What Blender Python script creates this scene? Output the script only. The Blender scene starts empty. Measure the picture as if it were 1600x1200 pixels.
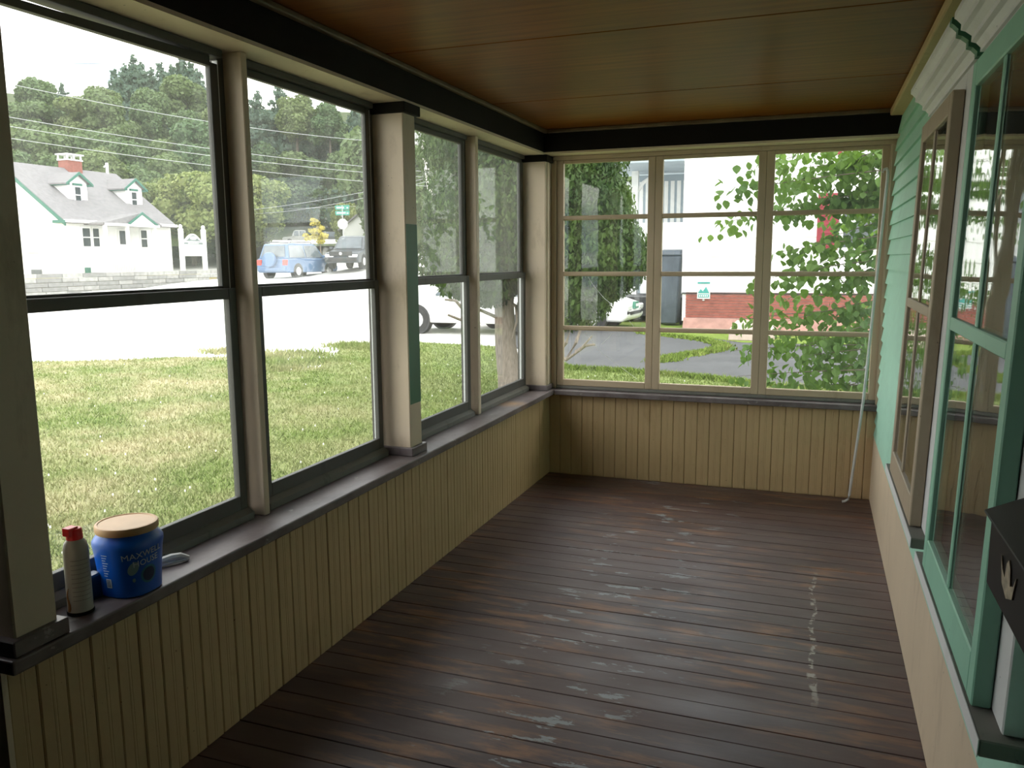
import bpy, math, random
import numpy as np
from mathutils import Vector, Matrix
random.seed(7); rng = np.random.default_rng(7)
sc = bpy.context.scene
col = sc.collection
R = math.radians

# ------------------------------------------------------------------ camera
F_PX, YAW, PITCH, ROLL, CAM_H = 1285.6, R(20.1675), R(8.659), R(-0.3636), 1.5404
fwd = Vector((-math.sin(YAW)*math.cos(PITCH), math.cos(YAW)*math.cos(PITCH), -math.sin(PITCH)))
rt0 = Vector((math.cos(YAW), math.sin(YAW), 0)); up0 = rt0.cross(fwd)
rgt = rt0*math.cos(ROLL)+up0*math.sin(ROLL); upv = up0*math.cos(ROLL)-rt0*math.sin(ROLL)
cam_data = bpy.data.cameras.new('camera'); cam = bpy.data.objects.new('camera', cam_data); col.objects.link(cam)
cam_data.sensor_width = 36; cam_data.lens = F_PX*36/1600; cam_data.clip_start = .02; cam_data.clip_end = 800
cam.matrix_world = Matrix(((rgt.x, upv.x, -fwd.x, 0), (rgt.y, upv.y, -fwd.y, 0), (rgt.z, upv.z, -fwd.z, CAM_H), (0, 0, 0, 1)))
sc.camera = cam
# ------------------------------------------------------------------ exposure, sky
sc.view_settings.view_transform = 'Standard'; sc.view_settings.look = 'None'
sc.view_settings.gamma = 1; sc.view_settings.use_curve_mapping = False
sc.view_settings.exposure = 1.55
SKY = 2.0
w = bpy.data.worlds.new('overcast_sky'); sc.world = w; w.use_nodes = True
nt = w.node_tree; bg = nt.nodes['Background']; bg.inputs['Strength'].default_value = SKY
tc = nt.nodes.new('ShaderNodeTexCoord'); mp = nt.nodes.new('ShaderNodeMapping'); mp.inputs['Scale'].default_value = (1.6, 1.6, 5.5)
nz = nt.nodes.new('ShaderNodeTexNoise'); nz.inputs['Scale'].default_value = 1.7; nz.inputs['Detail'].default_value = 4
cr = nt.nodes.new('ShaderNodeValToRGB'); cr.color_ramp.elements[0].position = .40; cr.color_ramp.elements[1].position = .54
cr.color_ramp.elements[0].color = (.24, .30, .35, 1); cr.color_ramp.elements[1].color = (1.0, .965, .905, 1)
nt.links.new(tc.outputs['Generated'], mp.inputs['Vector']); nt.links.new(mp.outputs['Vector'], nz.inputs['Vector'])
nt.links.new(nz.outputs['Fac'], cr.inputs['Fac']); nt.links.new(cr.outputs['Color'], bg.inputs['Color'])

# ------------------------------------------------------------------ helpers
def ray(u, v): return fwd+rgt*((u-800)/F_PX)-upv*((v-600)/F_PX)
CAM = Vector((0, 0, CAM_H))
def at(u, v, d): return CAM+ray(u, v)*d            # a measured direction at its real distance d
class MB:
    def __init__(s): s.v = []; s.f = []; s.m = []
    def add(s, vs, fs, mi=0):
        b = len(s.v); s.v += [tuple(p) for p in vs]; s.f += [tuple(b+i for i in q) for q in fs]; s.m += [mi]*len(fs); return s
    def box(s, x0, x1, y0, y1, z0, z1, mi=0):
        return s.add([(x0,y0,z0),(x1,y0,z0),(x1,y1,z0),(x0,y1,z0),(x0,y0,z1),(x1,y0,z1),(x1,y1,z1),(x0,y1,z1)],
                     [(0,3,2,1),(4,5,6,7),(0,1,5,4),(1,2,6,5),(2,3,7,6),(3,0,4,7)], mi)
    def hexa(s, p, mi=0):   # 8 points, bottom ring then top ring
        return s.add(p, [(0,3,2,1),(4,5,6,7),(0,1,5,4),(1,2,6,5),(2,3,7,6),(3,0,4,7)], mi)
    def prism(s, poly, axis, a, b, mi=0):   # poly of 2d points extruded along an axis
        n = len(poly)
        def P(p, t): return {'x': (t,p[0],p[1]), 'y': (p[0],t,p[1]), 'z': (p[0],p[1],t)}[axis]
        vs = [P(p, a) for p in poly]+[P(p, b) for p in poly]
        fs = [tuple(range(n-1,-1,-1)), tuple(range(n, 2*n))]+[(i,(i+1)%n,n+(i+1)%n,n+i) for i in range(n)]
        return s.add(vs, fs, mi)
    def tube(s, pts, r, n=6, mi=0):
        pts = [Vector(p) for p in pts]; rr = r if isinstance(r, (list, tuple)) else [r]*len(pts); vs = []; fs = []
        for i, p in enumerate(pts):
            d = (pts[min(i+1, len(pts)-1)]-pts[max(i-1, 0)]).normalized()
            a = d.cross(Vector((0,0,1)) if abs(d.z) < .9 else Vector((1,0,0))).normalized(); b = d.cross(a)
            for k in range(n):
                t = 2*math.pi*k/n; vs.append(p+(a*math.cos(t)+b*math.sin(t))*rr[i])
        for i in range(len(pts)-1):
            for k in range(n): fs.append((i*n+k, i*n+(k+1)%n, (i+1)*n+(k+1)%n, (i+1)*n+k))
        fs.append(tuple(range(n-1,-1,-1))); fs.append(tuple((len(pts)-1)*n+k for k in range(n)))
        return s.add(vs, fs, mi)
    def lathe(s, prof, n=24, c=(0,0), mi=0, sx=1, sy=1):   # prof of (r,z)
        vs = []; fs = []
        for r, z in prof:
            for k in range(n): t = 2*math.pi*k/n; vs.append((c[0]+r*sx*math.cos(t), c[1]+r*sy*math.sin(t), z))
        for i in range(len(prof)-1):
            for k in range(n): fs.append((i*n+k, i*n+(k+1)%n, (i+1)*n+(k+1)%n, (i+1)*n+k))
        fs.append(tuple(range(n-1,-1,-1))); fs.append(tuple((len(prof)-1)*n+k for k in range(n)))
        return s.add(vs, fs, mi)
    def cyl(s, c, axis, r, h, n=16, mi=0):
        c = Vector(c); e = {'x': Vector((1,0,0)), 'y': Vector((0,1,0)), 'z': Vector((0,0,1))}[axis] if isinstance(axis, str) else Vector(axis)
        return s.tube([c-e*h/2, c+e*h/2], r, n, mi)
    def mesh(s, name, mats):
        me = bpy.data.meshes.new(name); me.from_pydata(s.v, [], s.f)
        for m in (mats if isinstance(mats, (list, tuple)) else [mats]): me.materials.append(m)
        if max(s.m, default=0): me.polygons.foreach_set('material_index', s.m)
        me.update(); return me
    def build(s, name, mats, parent=None, loc=None, smooth=False, bevel=0, seg=1):
        me = s.mesh(name, mats)
        if smooth:
            me.polygons.foreach_set('use_smooth', [True]*len(me.polygons))
            try: me.set_sharp_from_angle(angle=R(38))
            except Exception: pass
        return link(name, me, parent, loc, bevel, seg)
def link(name, me, parent=None, loc=None, bevel=0, seg=1):
    o = bpy.data.objects.new(name, me); col.objects.link(o)
    if parent: o.parent = parent
    if loc is not None: o.location = loc
    if bevel:
        b = o.modifiers.new('edge', 'BEVEL'); b.width = bevel; b.segments = seg; b.limit_method = 'ANGLE'
    return o
def empty(name, loc=(0,0,0), rot=(0,0,0), parent=None):
    o = bpy.data.objects.new(name, None); col.objects.link(o); o.location = loc; o.rotation_euler = rot; o.empty_display_size = .1
    if parent: o.parent = parent
    return o
def tag(o, label=None, cat=None, group=None, kind=None):
    if label: o['label'] = label
    if cat: o['category'] = cat
    if group: o['group'] = group
    if kind: o['kind'] = kind
    return o
def struct(o, label=None): return tag(o, label, None, None, 'structure')
def copy_tree(o, parent=None):
    c = o.copy(); col.objects.link(c); c.parent = parent
    for ch in list(o.children): copy_tree(ch, c)
    return c

# ------------------------------------------------------------------ materials
MT = {}
def newmat(name):
    m = bpy.data.materials.new(name); m.use_nodes = True; MT[name] = m
    return m, m.node_tree, m.node_tree.nodes['Principled BSDF']
def noise(nt, scale, detail=4, vec=None, stretch=None, rough=.55):
    n = nt.nodes.new('ShaderNodeTexNoise'); n.inputs['Scale'].default_value = scale; n.inputs['Detail'].default_value = detail; n.inputs['Roughness'].default_value = rough
    g = nt.nodes.new('ShaderNodeNewGeometry') if vec is None else None
    v = vec if vec is not None else g.outputs['Position']
    if stretch:
        mp = nt.nodes.new('ShaderNodeMapping'); mp.inputs['Scale'].default_value = stretch; nt.links.new(v, mp.inputs['Vector']); v = mp.outputs['Vector']
    nt.links.new(v, n.inputs['Vector']); return n.outputs['Fac']
def ramp(nt, fac, stops):
    c = nt.nodes.new('ShaderNodeValToRGB'); e = c.color_ramp.elements
    while len(e) < len(stops): e.new(.5)
    for el, (p, k) in zip(e, stops):
        el.position = p; el.color = (k, k, k, 1) if isinstance(k, (int, float)) else (*k, 1)
    nt.links.new(fac, c.inputs['Fac']); return c.outputs['Color']
def mixc(nt, fac, a, b, mode='MIX'):
    m = nt.nodes.new('ShaderNodeMix'); m.data_type = 'RGBA'; m.blend_type = mode
    for sock, val in ((m.inputs['Factor'], fac), (m.inputs[6], a), (m.inputs[7], b)):
        if isinstance(val, (int, float)): sock.default_value = val
        elif isinstance(val, tuple): sock.default_value = (*val, 1)
        else: nt.links.new(val, sock)
    return m.outputs[2]
def mul(nt, a, b, op='MULTIPLY'):
    m = nt.nodes.new('ShaderNodeMath'); m.operation = op
    for s, val in zip(m.inputs, (a, b)):
        if isinstance(val, (int, float)): s.default_value = val
        else: nt.links.new(val, s)
    return m.outputs[0]
def bump(nt, bsdf, h, strength=.3, dist=.01):
    b = nt.nodes.new('ShaderNodeBump'); b.inputs['Strength'].default_value = strength; b.inputs['Distance'].default_value = dist
    nt.links.new(h, b.inputs['Height']); nt.links.new(b.outputs['Normal'], bsdf.inputs['Normal'])
def simple(name, c, rough=.6, var=.12, scale=6, metal=0, spec=.5, stretch=None, bmp=0):
    m, nt, b = newmat(name)
    b.inputs['Roughness'].default_value = rough; b.inputs['Metallic'].default_value = metal; b.inputs['Specular IOR Level'].default_value = spec
    f = noise(nt, scale, 5, None, stretch)
    lo = tuple(x*(1-var) for x in c); hi = tuple(min(1, x*(1+var)) for x in c)
    nt.links.new(ramp(nt, f, [(.3, lo), (.7, hi)]), b.inputs['Base Color'])
    if bmp: bump(nt, b, f, bmp, .004)
    return m
def painted(name, c, dirt, rough=.5, amt=.5, spots=True):
    m, nt, b = newmat(name); b.inputs['Roughness'].default_value = rough
    f = noise(nt, 3.1, 6); base = ramp(nt, f, [(.3, tuple(x*.9 for x in c)), (.7, c)])
    d = ramp(nt, noise(nt, 9, 8, None, (1, 1, .35), .65), [(.56, 0.0), (.75, amt)])
    cc = mixc(nt, d, base, dirt)
    if spots:
        s = ramp(nt, noise(nt, 60, 2), [(.74, 0.0), (.78, .8)]); cc = mixc(nt, s, cc, tuple(x*.35 for x in dirt))
    nt.links.new(cc, b.inputs['Base Color']); bump(nt, b, noise(nt, 45, 3), .12, .003)
    return m
BEIGE = painted('beige_paint', (.72, .59, .445), (.30, .22, .13), .5)
BEAD = painted('beadboard_paint', (.56, .40, .215), (.30, .185, .075), .55, .45)
ENDWIN = painted('dingy_beige_paint', (.52, .405, .28), (.30, .21, .12), .5)  # beige with the backlit shade of the end-window frames in its colour
STORM_TAN = painted('tan_storm_paint', (.43, .345, .245), (.25, .18, .11), .5)
TANW = painted('tan_wall_paint', (.66, .53, .38), (.42, .32, .22), .55, .6)
MINT = painted('mint_paint', (.37, .66, .52), (.22, .40, .31), .55, .5)
STORMG = painted('storm_green_paint', (.29, .58, .43), (.18, .38, .29), .45, .3)
DKGREEN = painted('old_green_paint', (.055, .19, .11), (.04, .12, .08), .5, .4, False)
WHITE = painted('white_trim_paint', (.74, .74, .74), (.45, .44, .42), .5, .35)
BEAM = simple('dark_beam_paint', (.010, .008, .007), .6, .2, spec=.15)
METAL = painted('weathered_sash', (.085, .083, .075), (.03, .028, .022), .55, .8)
RAILG = painted('weathered_subsill', (.20, .19, .17), (.06, .055, .05), .6, .8)
ALU = simple('bright_track', (.75, .77, .78), .35, .08, 30)
PLY_EDGE = simple('dark_gap', (.012, .008, .005), .8)
WALNUT = simple('brown_strip', (.16, .105, .06), .5, .25, 12)
BLACK = simple('black_enamel', (.006, .006, .007), .5, .2, 20, spec=.3)
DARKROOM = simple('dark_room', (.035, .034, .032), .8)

# sill: brown paint worn to grey on top
m, nt, b = newmat('sill_paint'); SILL = m
f = noise(nt, 7, 8, None, (1, .5, 1), .65); base = ramp(nt, f, [(.35, (.10, .075, .076)), (.65, (.205, .175, .18))])
chip = ramp(nt, noise(nt, 16, 6, None, (1, .6, 1), .7), [(.63, 0.0), (.67, 1.0)])
cc = mixc(nt, chip, base, (.30, .275, .25))
g = nt.nodes.new('ShaderNodeNewGeometry'); vd = nt.nodes.new('ShaderNodeVectorMath'); vd.operation = 'DISTANCE'; vd.inputs[1].default_value = (-1.80, 4.87, .62)
nt.links.new(g.outputs['Position'], vd.inputs[0])
rust = mul(nt, ramp(nt, vd.outputs['Value'], [(.03, .8), (.13, 0.0)]), noise(nt, 14, 3)); cc = mixc(nt, rust, cc, (.52, .27, .08))
nt.links.new(cc, b.inputs['Base Color']); b.inputs['Roughness'].default_value = .42
bump(nt, b, mul(nt, chip, -.6), .5, .003)

# floor boards
m, nt, b = newmat('floor_paint'); FLOORM = m
oi = nt.nodes.new('ShaderNodeObjectInfo')
f1 = noise(nt, 2.6, 8, None, (.55, 1.3, 1), .62); f2 = noise(nt, 10, 6, None, (.3, 1.6, 1), .65)
base = ramp(nt, f1, [(.3, (.058, .028, .027)), (.5, (.092, .050, .046)), (.72, (.125, .082, .078))])
base = mixc(nt, mul(nt, oi.outputs['Random'], .35), base, (.04, .026, .026))
rustf = ramp(nt, f2, [(.50, 0.0), (.64, .85)]); zone = ramp(nt, noise(nt, 1.15, 3), [(.42, 0.0), (.56, 1.0)])
base = mixc(nt, mul(nt, rustf, zone), base, (.25, .115, .055))
g = nt.nodes.new('ShaderNodeNewGeometry'); sx = nt.nodes.new('ShaderNodeSeparateXYZ'); nt.links.new(g.outputs['Position'], sx.inputs[0])
# grey chips where feet and furniture wore the paint through
chip = ramp(nt, noise(nt, 10, 7, None, (.45, 1.4, 1), .64), [(.60, 0.0), (.62, 1.0)])
dx = mul(nt, mul(nt, sx.outputs['X'], .78, 'ADD'), 0.0, 'ADD'); dx = mul(nt, dx, dx); band = ramp(nt, dx, [(.0, 1.0), (.22, 0.0)])
chips = mul(nt, chip, band); base = mixc(nt, mul(nt, chips, .85), base, (.26, .28, .29))
wob = mul(nt, mul(nt, noise(nt, 4, 1), -.5, 'ADD'), .09); lx = mul(nt, mul(nt, mul(nt, sx.outputs['X'], .055, 'SUBTRACT'), wob, 'ADD'), 1.0)
lx = mul(nt, lx, lx); streak = ramp(nt, mul(nt, lx, 1500.0), [(.1, 1.0), (.3, 0.0)])
ly = mul(nt, mul(nt, sx.outputs['Y'], 3.5, 'SUBTRACT'), 1.0); ly = mul(nt, ly, ly); streak = mul(nt, streak, ramp(nt, ly, [(.25, 1.0), (.45, 0.0)]))
streak = mul(nt, streak, ramp(nt, noise(nt, 22, 4), [(.50, 0.0), (.56, .8)])); base = mixc(nt, streak, base, (.42, .38, .33))
nt.links.new(base, b.inputs['Base Color'])
nt.links.new(ramp(nt, noise(nt, 6, 6, None, (.4, 1.2, 1)), [(.3, .33), (.7, .52)]), b.inputs['Roughness'])
bump(nt, b, noise(nt, 18, 6, None, (.25, 2, 1)), .2, .002)

# varnished plywood
m, nt, b = newmat('varnished_plywood'); PLY = m
gr = noise(nt, 5, 8, None, (.35, 6, 1), .6); big = noise(nt, 1.3, 4)
base = ramp(nt, gr, [(.3, (.16, .044, .003)), (.7, (.32, .098, .008))]); base = mixc(nt, ramp(nt, big, [(.35, 0.0), (.7, .6)]), base, (.085, .032, .008))
nt.links.new(base, b.inputs['Base Color']); b.inputs['Roughness'].default_value = .42; b.inputs['Specular IOR Level'].default_value = .22

def glass(name, haze, tint=(.97, .985, .98), wav=0.0, refl=1.0):
    m = bpy.data.materials.new(name); m.use_nodes = True; nt = m.node_tree; nt.nodes.clear(); MT[name] = m
    out = nt.nodes.new('ShaderNodeOutputMaterial'); tr = nt.nodes.new('ShaderNodeBsdfTransparent'); tr.inputs[0].default_value = (*tint, 1)
    gl = nt.nodes.new('ShaderNodeBsdfGlossy'); gl.inputs['Roughness'].default_value = .015; gl.inputs[0].default_value = (refl, refl, refl, 1)
    fr = nt.nodes.new('ShaderNodeFresnel'); gm = nt.nodes.new('ShaderNodeNewGeometry'); io = nt.nodes.new('ShaderNodeMapRange'); io.inputs['To Min'].default_value = 1.5; io.inputs['To Max'].default_value = 1/1.5
    nt.links.new(gm.outputs['Backfacing'], io.inputs['Value']); nt.links.new(io.outputs[0], fr.inputs[0])   # same reflectance on both faces of the pane
    if wav:
        bp = nt.nodes.new('ShaderNodeBump'); bp.inputs['Strength'].default_value = wav; bp.inputs['Distance'].default_value = .02
        nt.links.new(noise(nt, 5, 2, None, (1, 1, .5)), bp.inputs['Height']); nt.links.new(bp.outputs[0], gl.inputs['Normal'])
    mx = nt.nodes.new('ShaderNodeMixShader'); nt.links.new(fr.outputs[0], mx.inputs[0]); nt.links.new(tr.outputs[0], mx.inputs[1]); nt.links.new(gl.outputs[0], mx.inputs[2])
    last = mx.outputs[0]
    if haze:
        df = nt.nodes.new('ShaderNodeBsdfTranslucent'); df.inputs[0].default_value = (.8, .82, .8, 1)
        d2 = nt.nodes.new('ShaderNodeMixShader'); h = ramp(nt, noise(nt, 4, 6, None, (3, 3, .4)), [(.3, haze*.6), (.75, haze*1.25)])
        nt.links.new(h, d2.inputs[0]); nt.links.new(last, d2.inputs[1]); nt.links.new(df.outputs[0], d2.inputs[2]); last = d2.outputs[0]
    nt.links.new(last, out.inputs[0]); return m
G_CLEAN = glass('clear_pane', .012, refl=.4); G_HAZE = glass('dusty_pane', .05, refl=.4); G_HAZE2 = glass('very_dusty_pane', .045, refl=.4)
G_FAR = glass('old_pane', .012, wav=.03); G_STORM = glass('storm_pane', .02, (.9, .92, .9), .10)
G_DARK = simple('dark_window_glass', (.05, .06, .07), .08, .2); G_CAR = simple('car_glass', (.10, .12, .14), .08, .3, 3)

# ------------------------------------------------------------------ room shell
XF, XR, YB, ZS, XS, YS = -1.763, .387, 5.58, .621, -1.708, 5.50
CEIL = 2.39; Y0 = -1.3; XO = -1.95; GZ = -.35
# floor
fl = struct(MB().box(XO, .55, Y0, 5.72, -.30, -.028).build('floor', PLY_EDGE), 'painted brown porch floor of narrow boards')
bw = .105; nb = 0; y = 5.575
me = MB().box(XF-.012, XR+.02, -bw/2+.0012, bw/2-.0012, -.028, 0).mesh('floor_board', FLOORM)
while y > Y0:
    o = link('floor_board', me, fl, (0, y-bw/2, random.uniform(-.0015, 0)), .0018); y -= bw
# left half wall with beadboard
wl = struct(MB().box(XO, XF-.014, 1.30, YB+.1, GZ, ZS-.036).build('wall_left', BEAD), 'beadboard half wall under the side windows')
MB().box(XO+.01, XF+.004, 1.285, 1.30, 0, ZS-.036).build('end_board', BEIGE, wl)
bb = .081
def bead_mesh(h):
    p = [(-bb/2+.001, -.012), (bb/2-.001, -.012), (bb/2-.001, -.0035), (bb/2-.005, 0), (.007, 0), (.0052, -.0009), (.0035, -.0001), (0, .0003), (-.0035, -.0001), (-.0052, -.0009), (-.007, 0), (-bb/2+.005, 0), (-bb/2+.001, -.0035)]
    return MB().prism(p, 'z', 0, h).mesh('beadboard', BEAD)
bm_ = bead_mesh(ZS-.036)
y = 1.30+bb/2
while y < YB:
    o = link('beadboard', bm_, wl, (XF+random.uniform(-.0012, .0012), y, 0)); o.rotation_euler = (0, 0, -math.pi/2); y += bb
# far half wall
wf = struct(MB().box(XF-.1, .5, YB+.014, YB+.13, GZ, ZS-.036).build('wall_far', BEAD), 'beadboard half wall under the end window')
x = XF+bb/2
while x < XR+.02:
    o = link('beadboard', bm_, wf, (x, YB+random.uniform(-.0012, .0012), 0)); o.rotation_euler = (0, 0, math.pi); x += bb
# sills
s1 = struct(MB().box(XO-.03, XS, 1.28, YB+.1, ZS-.036, ZS).build('trim_1', SILL, bevel=.005, seg=2), 'brown window ledge along the side windows')
s2 = struct(MB().box(XS+.001, XR+.01, YS, YB+.16, ZS-.036, ZS-.001).build('trim_2', SILL, bevel=.005, seg=2), 'brown window ledge under the end window')
# ceiling of plywood panels
ce = struct(MB().box(XO-.3, .6, Y0, YB+.2, CEIL+.012, CEIL+.12).build('ceiling', PLY_EDGE), 'varnished plywood porch ceiling')
ys = [Y0, -.43, .78, 1.995, 3.21, 4.43, 5.56]
for a, b_ in zip(ys, ys[1:]): MB().box(-1.76, XR+.06, a+.004, b_-.004, CEIL, CEIL+.012).build('ceiling_panel', PLY, ce, bevel=.003)
# beams
bmL = struct(MB().box(XO, -1.755, Y0, YB+.02, 2.246, CEIL+.011).build('trim_3', BEAM), 'dark beam above the side windows')
MB().box(XO, -1.7535, Y0, YB+.02, 2.232, 2.2459).build('soffit', BEIGE, bmL)
MB().box(-1.755, -1.727, Y0, 5.43, 2.366, CEIL).build('moulding', WALNUT, bmL, bevel=.006, seg=2)
bmF = struct(MB().box(-1.7549, XR+.06, 5.43, YB+.16, 2.246, CEIL+.011).build('trim_4', BEAM), 'dark beam above the end window')
MB().box(-1.7549, XR+.06, 5.4285, YB+.16, 2.233, 2.2459).build('soffit', BEIGE, bmF)
MB().box(-1.727, XR+.04, 5.402, 5.43, 2.366, CEIL).build('moulding', WALNUT, bmF, bevel=.006, seg=2)
# back wall and the part of the left wall behind the camera
wb = struct(MB().box(XO, .6, Y0-.1, Y0, GZ, CEIL+.1).build('wall_back', DARKROOM), 'wall behind the camera')
wd = MB()
wd.box(XO-.02, XO+.06, Y0, -.65, GZ, 2.25); wd.box(XO-.02, XO+.06, .25, 1.285, GZ, 2.25); wd.box(XO-.02, XO+.06, -.65, .25, 2.05, 2.25); wd.box(XO-.02, XO+.06, -.65, .25, GZ, .9)
wn = struct(wd.build('wall_near', BEAM), 'dark entry wall with a glazed door beside the camera')
d1 = struct(MB().box(XO-.005, XO+.035, -.64, .24, .0, .95).build('door_1', STORM_TAN), 'tan porch door behind the camera')
MB().box(XO+.005, XO+.025, -.56, .16, .95, 2.05).build('panel', STORM_TAN, d1)
for a in ((-.64, -.56), (.16, .24)): MB().box(XO-.005, XO+.035, a[0], a[1], .95, 2.05).build('stile', STORM_TAN, d1)
d2 = struct(MB().box(.352, .41, .12, 1.02, .02, 2.05).build('door_2', DARKROOM), 'dark house door beside the mailbox')  # unseen dark door, added to cut bounced light near the camera
for a in ((.04, .115), (1.025, 1.10)): MB().box(.345, .42, a[0], a[1], .0, 2.13).build('casing', STORMG, d2)
# roof above so that no light comes from over the ceiling
rf = struct(MB().prism([(XO-.45, 2.55), (.6, 3.35), (.6, 3.45), (XO-.45, 2.65)], 'y', Y0-.3, YB+.5).build('trim_5', BEAM), 'porch roof slab')
MB().box(XO-.02, XO+.02, Y0, YB+.2, 2.24, 2.75).build('fascia', WHITE, rf)
MB().box(XO, .6, YB+.1, YB+.16, 2.3, 3.3).build('gable_board', WHITE, rf)

# ------------------------------------------------------------------ house wall on the right (leans a little, as the old wall does)
wr = struct(MB().box(.02, .16, Y0, YB+.13, -.3, 3.3).build('wall_right', MINT), 'mint green clapboard house wall with tan base board')
wr.location = (XR, 0, 0); wr.rotation_euler = (0, .012, 0)
MB().box(-.002, .02, Y0, YB, 0, .43).build('base_board', TANW, wr, bevel=.003)
cl = MB().prism([(.0, 0), (.0, -.0), (.02, 0), (.02, .100), (.0135, .100)], 'y', Y0, YB)
cl = MB(); cl.hexa([(-.004,Y0,0),(.02,Y0,0),(.02,YB,0),(-.004,YB,0),(.0115,Y0,.099),(.02,Y0,.099),(.02,YB,.099),(.0115,YB,.099)])
clm = cl.mesh('clapboard', MINT); z = .42
while z < 2.33:
    link('clapboard', clm, wr, (0, 0, z)); z += .087
MB().box(-.055, .02, Y0, 5.40, 2.345, CEIL-.004).build('moulding', BEAD, wr, bevel=.008, seg=2)

# ------------------------------------------------------------------ posts of the side wall
def post(y0, y1, x1, label, base=True, cap=True, green=False, two=False):
    o = empty('porch_post', (x1-.08, (y0+y1)/2, ZS)); c = (x1-.08, (y0+y1)/2, ZS)
    def bx(x0_, x1_, a, b_, z0, z1): return MB().box(x0_-c[0], x1_-c[0], a-c[1], b_-c[1], z0-c[2], z1-c[2])
    zt = 2.2325
    bx(-1.945, x1, y0, y1, ZS, zt).build('shaft', BEIGE, o, bevel=.004)
    if base:
        bx(-1.93, x1+.018, y0-.018, y1+.018, ZS, ZS+.04).build('base_trim', SILL, o, bevel=.003)
    if cap:
        bx(-1.93, x1+.02, y0-.02, y1+.02, 2.186, zt-.001).build('cap_trim', BEAM, o, bevel=.003)
    if green:
        bx(x1-.001, x1+.0012, y0+.004, y1-.004, .865, 1.70).build('green_patch', DKGREEN, o)
    tag(o, label, 'post'); return o
post(1.312, 1.43, -1.735, 'beige boxed porch post at the left edge beside the red-capped spray can')
p2 = post(3.402, 3.52, -1.760, 'beige boxed porch post with a bare green strip between second and third side windows', green=True)
def mull(y0, y1, x1, label):
    o = MB().box(-.05, x1+1.90, 0, y1-y0, 0, 2.2325-ZS).build('window_mullion', BEIGE, loc=(-1.90, y0, ZS), bevel=.003)
    return tag(o, label, 'mullion')
mull(2.400, 2.430, -1.840, 'slim beige mullion between the first and second side windows')
mull(4.462, 4.500, -1.850, 'slim beige mullion in front of the cedar, between third and fourth side windows')
# corner post
o = empty('corner_post', (-1.83, 5.5, ZS))
MB().box(-.115, .078, -.05, .12, 0, 1.611).build('shaft', BEIGE, o, bevel=.003)
MB().box(.079, .083, -.018, .022, 0.03, 1.57).build('stop_strip', BEIGE, o)
MB().box(-.10, .096, -.068, .12, 0, .036).build('base_trim', SILL, o, bevel=.003)
MB().box(-.10, .096, -.070, .12, 1.567, 1.611).build('cap_trim', BEAM, o, bevel=.003)
tag(o, 'beige corner post where the side windows meet the end window', 'post')

# ------------------------------------------------------------------ side windows 1-4 (sliding sashes in dark weathered frames)
def side_window(n, y0, y1, gu, gl_, slit=False):
    c = (y0+y1)/2; hw = (y1-y0)/2-.001
    o = struct(empty('window_%d' % n, (-1.90, c, ZS)), 'two-sash side window with a dark weathered frame'); Z = lambda z: z-ZS
    def bx(x0, x1, a, b_, z0, z1): return MB().box(x0, x1, a, b_, Z(z0), Z(z1))
    for s in (-1, 1):
        a, b_ = sorted((s*hw, s*(hw-.032)))
        bx(-.045, -.013, a, b_, ZS+.001, 2.2315).build('jamb', METAL, o, bevel=.002)
        a, b_ = sorted((s*(hw-.033), s*(hw-.037)))
        bx(-.030, -.009, a, b_, .67, 2.20).build('track', ALU, o)
    bx(-.045, .012, -hw+.032, hw-.032, 2.206, 2.2315).build('head', METAL, o, bevel=.002)
    MB().prism([(-.05, Z(ZS)+.0005), (.038, Z(ZS)+.0005), (.038, Z(.645)), (.012, Z(.662)), (-.05, Z(.662))], 'y', -hw+.032, hw-.032).build('sub_sill', RAILG, o)
    gw = hw-.075
    def sash(nm, x, z0, z1, b0, b1, mat, tilt=0):
        q = empty(nm, (x, 0, 0), parent=o); t = .011
        for s in (-1, 1):
            a, b_ = sorted((s*gw, s*(hw-.038))); MB().box(-t, t, a, b_, Z(z0), Z(z1)).build('stile', METAL, q, bevel=.002)
        MB().box(-t, t, -gw, gw, Z(z0), Z(z0+b0)).build('bottom_rail', METAL, q, bevel=.002)
        if tilt:
            MB().hexa([(-t,-gw,Z(z1-b1)),(t,-gw,Z(z1-b1)),(t,gw,Z(z1-b1+tilt*.4)),(-t,gw,Z(z1-b1+tilt*.4)),(-t,-gw,Z(z1)),(t,-gw,Z(z1)),(t,gw,Z(z1+tilt)),(-t,gw,Z(z1+tilt))]).build('top_rail', METAL, q)
        else: MB().box(-t, t, -gw, gw, Z(z1-b1), Z(z1)).build('top_rail', METAL, q, bevel=.002)
        MB().box(-.0015, .0015, -gw-.004, gw+.004, Z(z0+b0-.004), Z(z1-b1+.004)).build('pane', mat, q)
    sash('upper_sash', -.018, 1.418, 2.188 if slit else 2.206, .036, .02 if slit else .026, gu, .018 if slit else 0)
    sash('lower_sash', .006, .662, 1.446, .050, .036, gl_)
    return o
side_window(1, 1.430, 2.400, G_HAZE, G_CLEAN, True)
side_window(2, 2.430, 3.402, G_HAZE, G_CLEAN)
side_window(3, 3.520, 4.462, G_HAZE2, G_CLEAN)
side_window(4, 4.500, 5.450, G_HAZE2, G_CLEAN)

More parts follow.
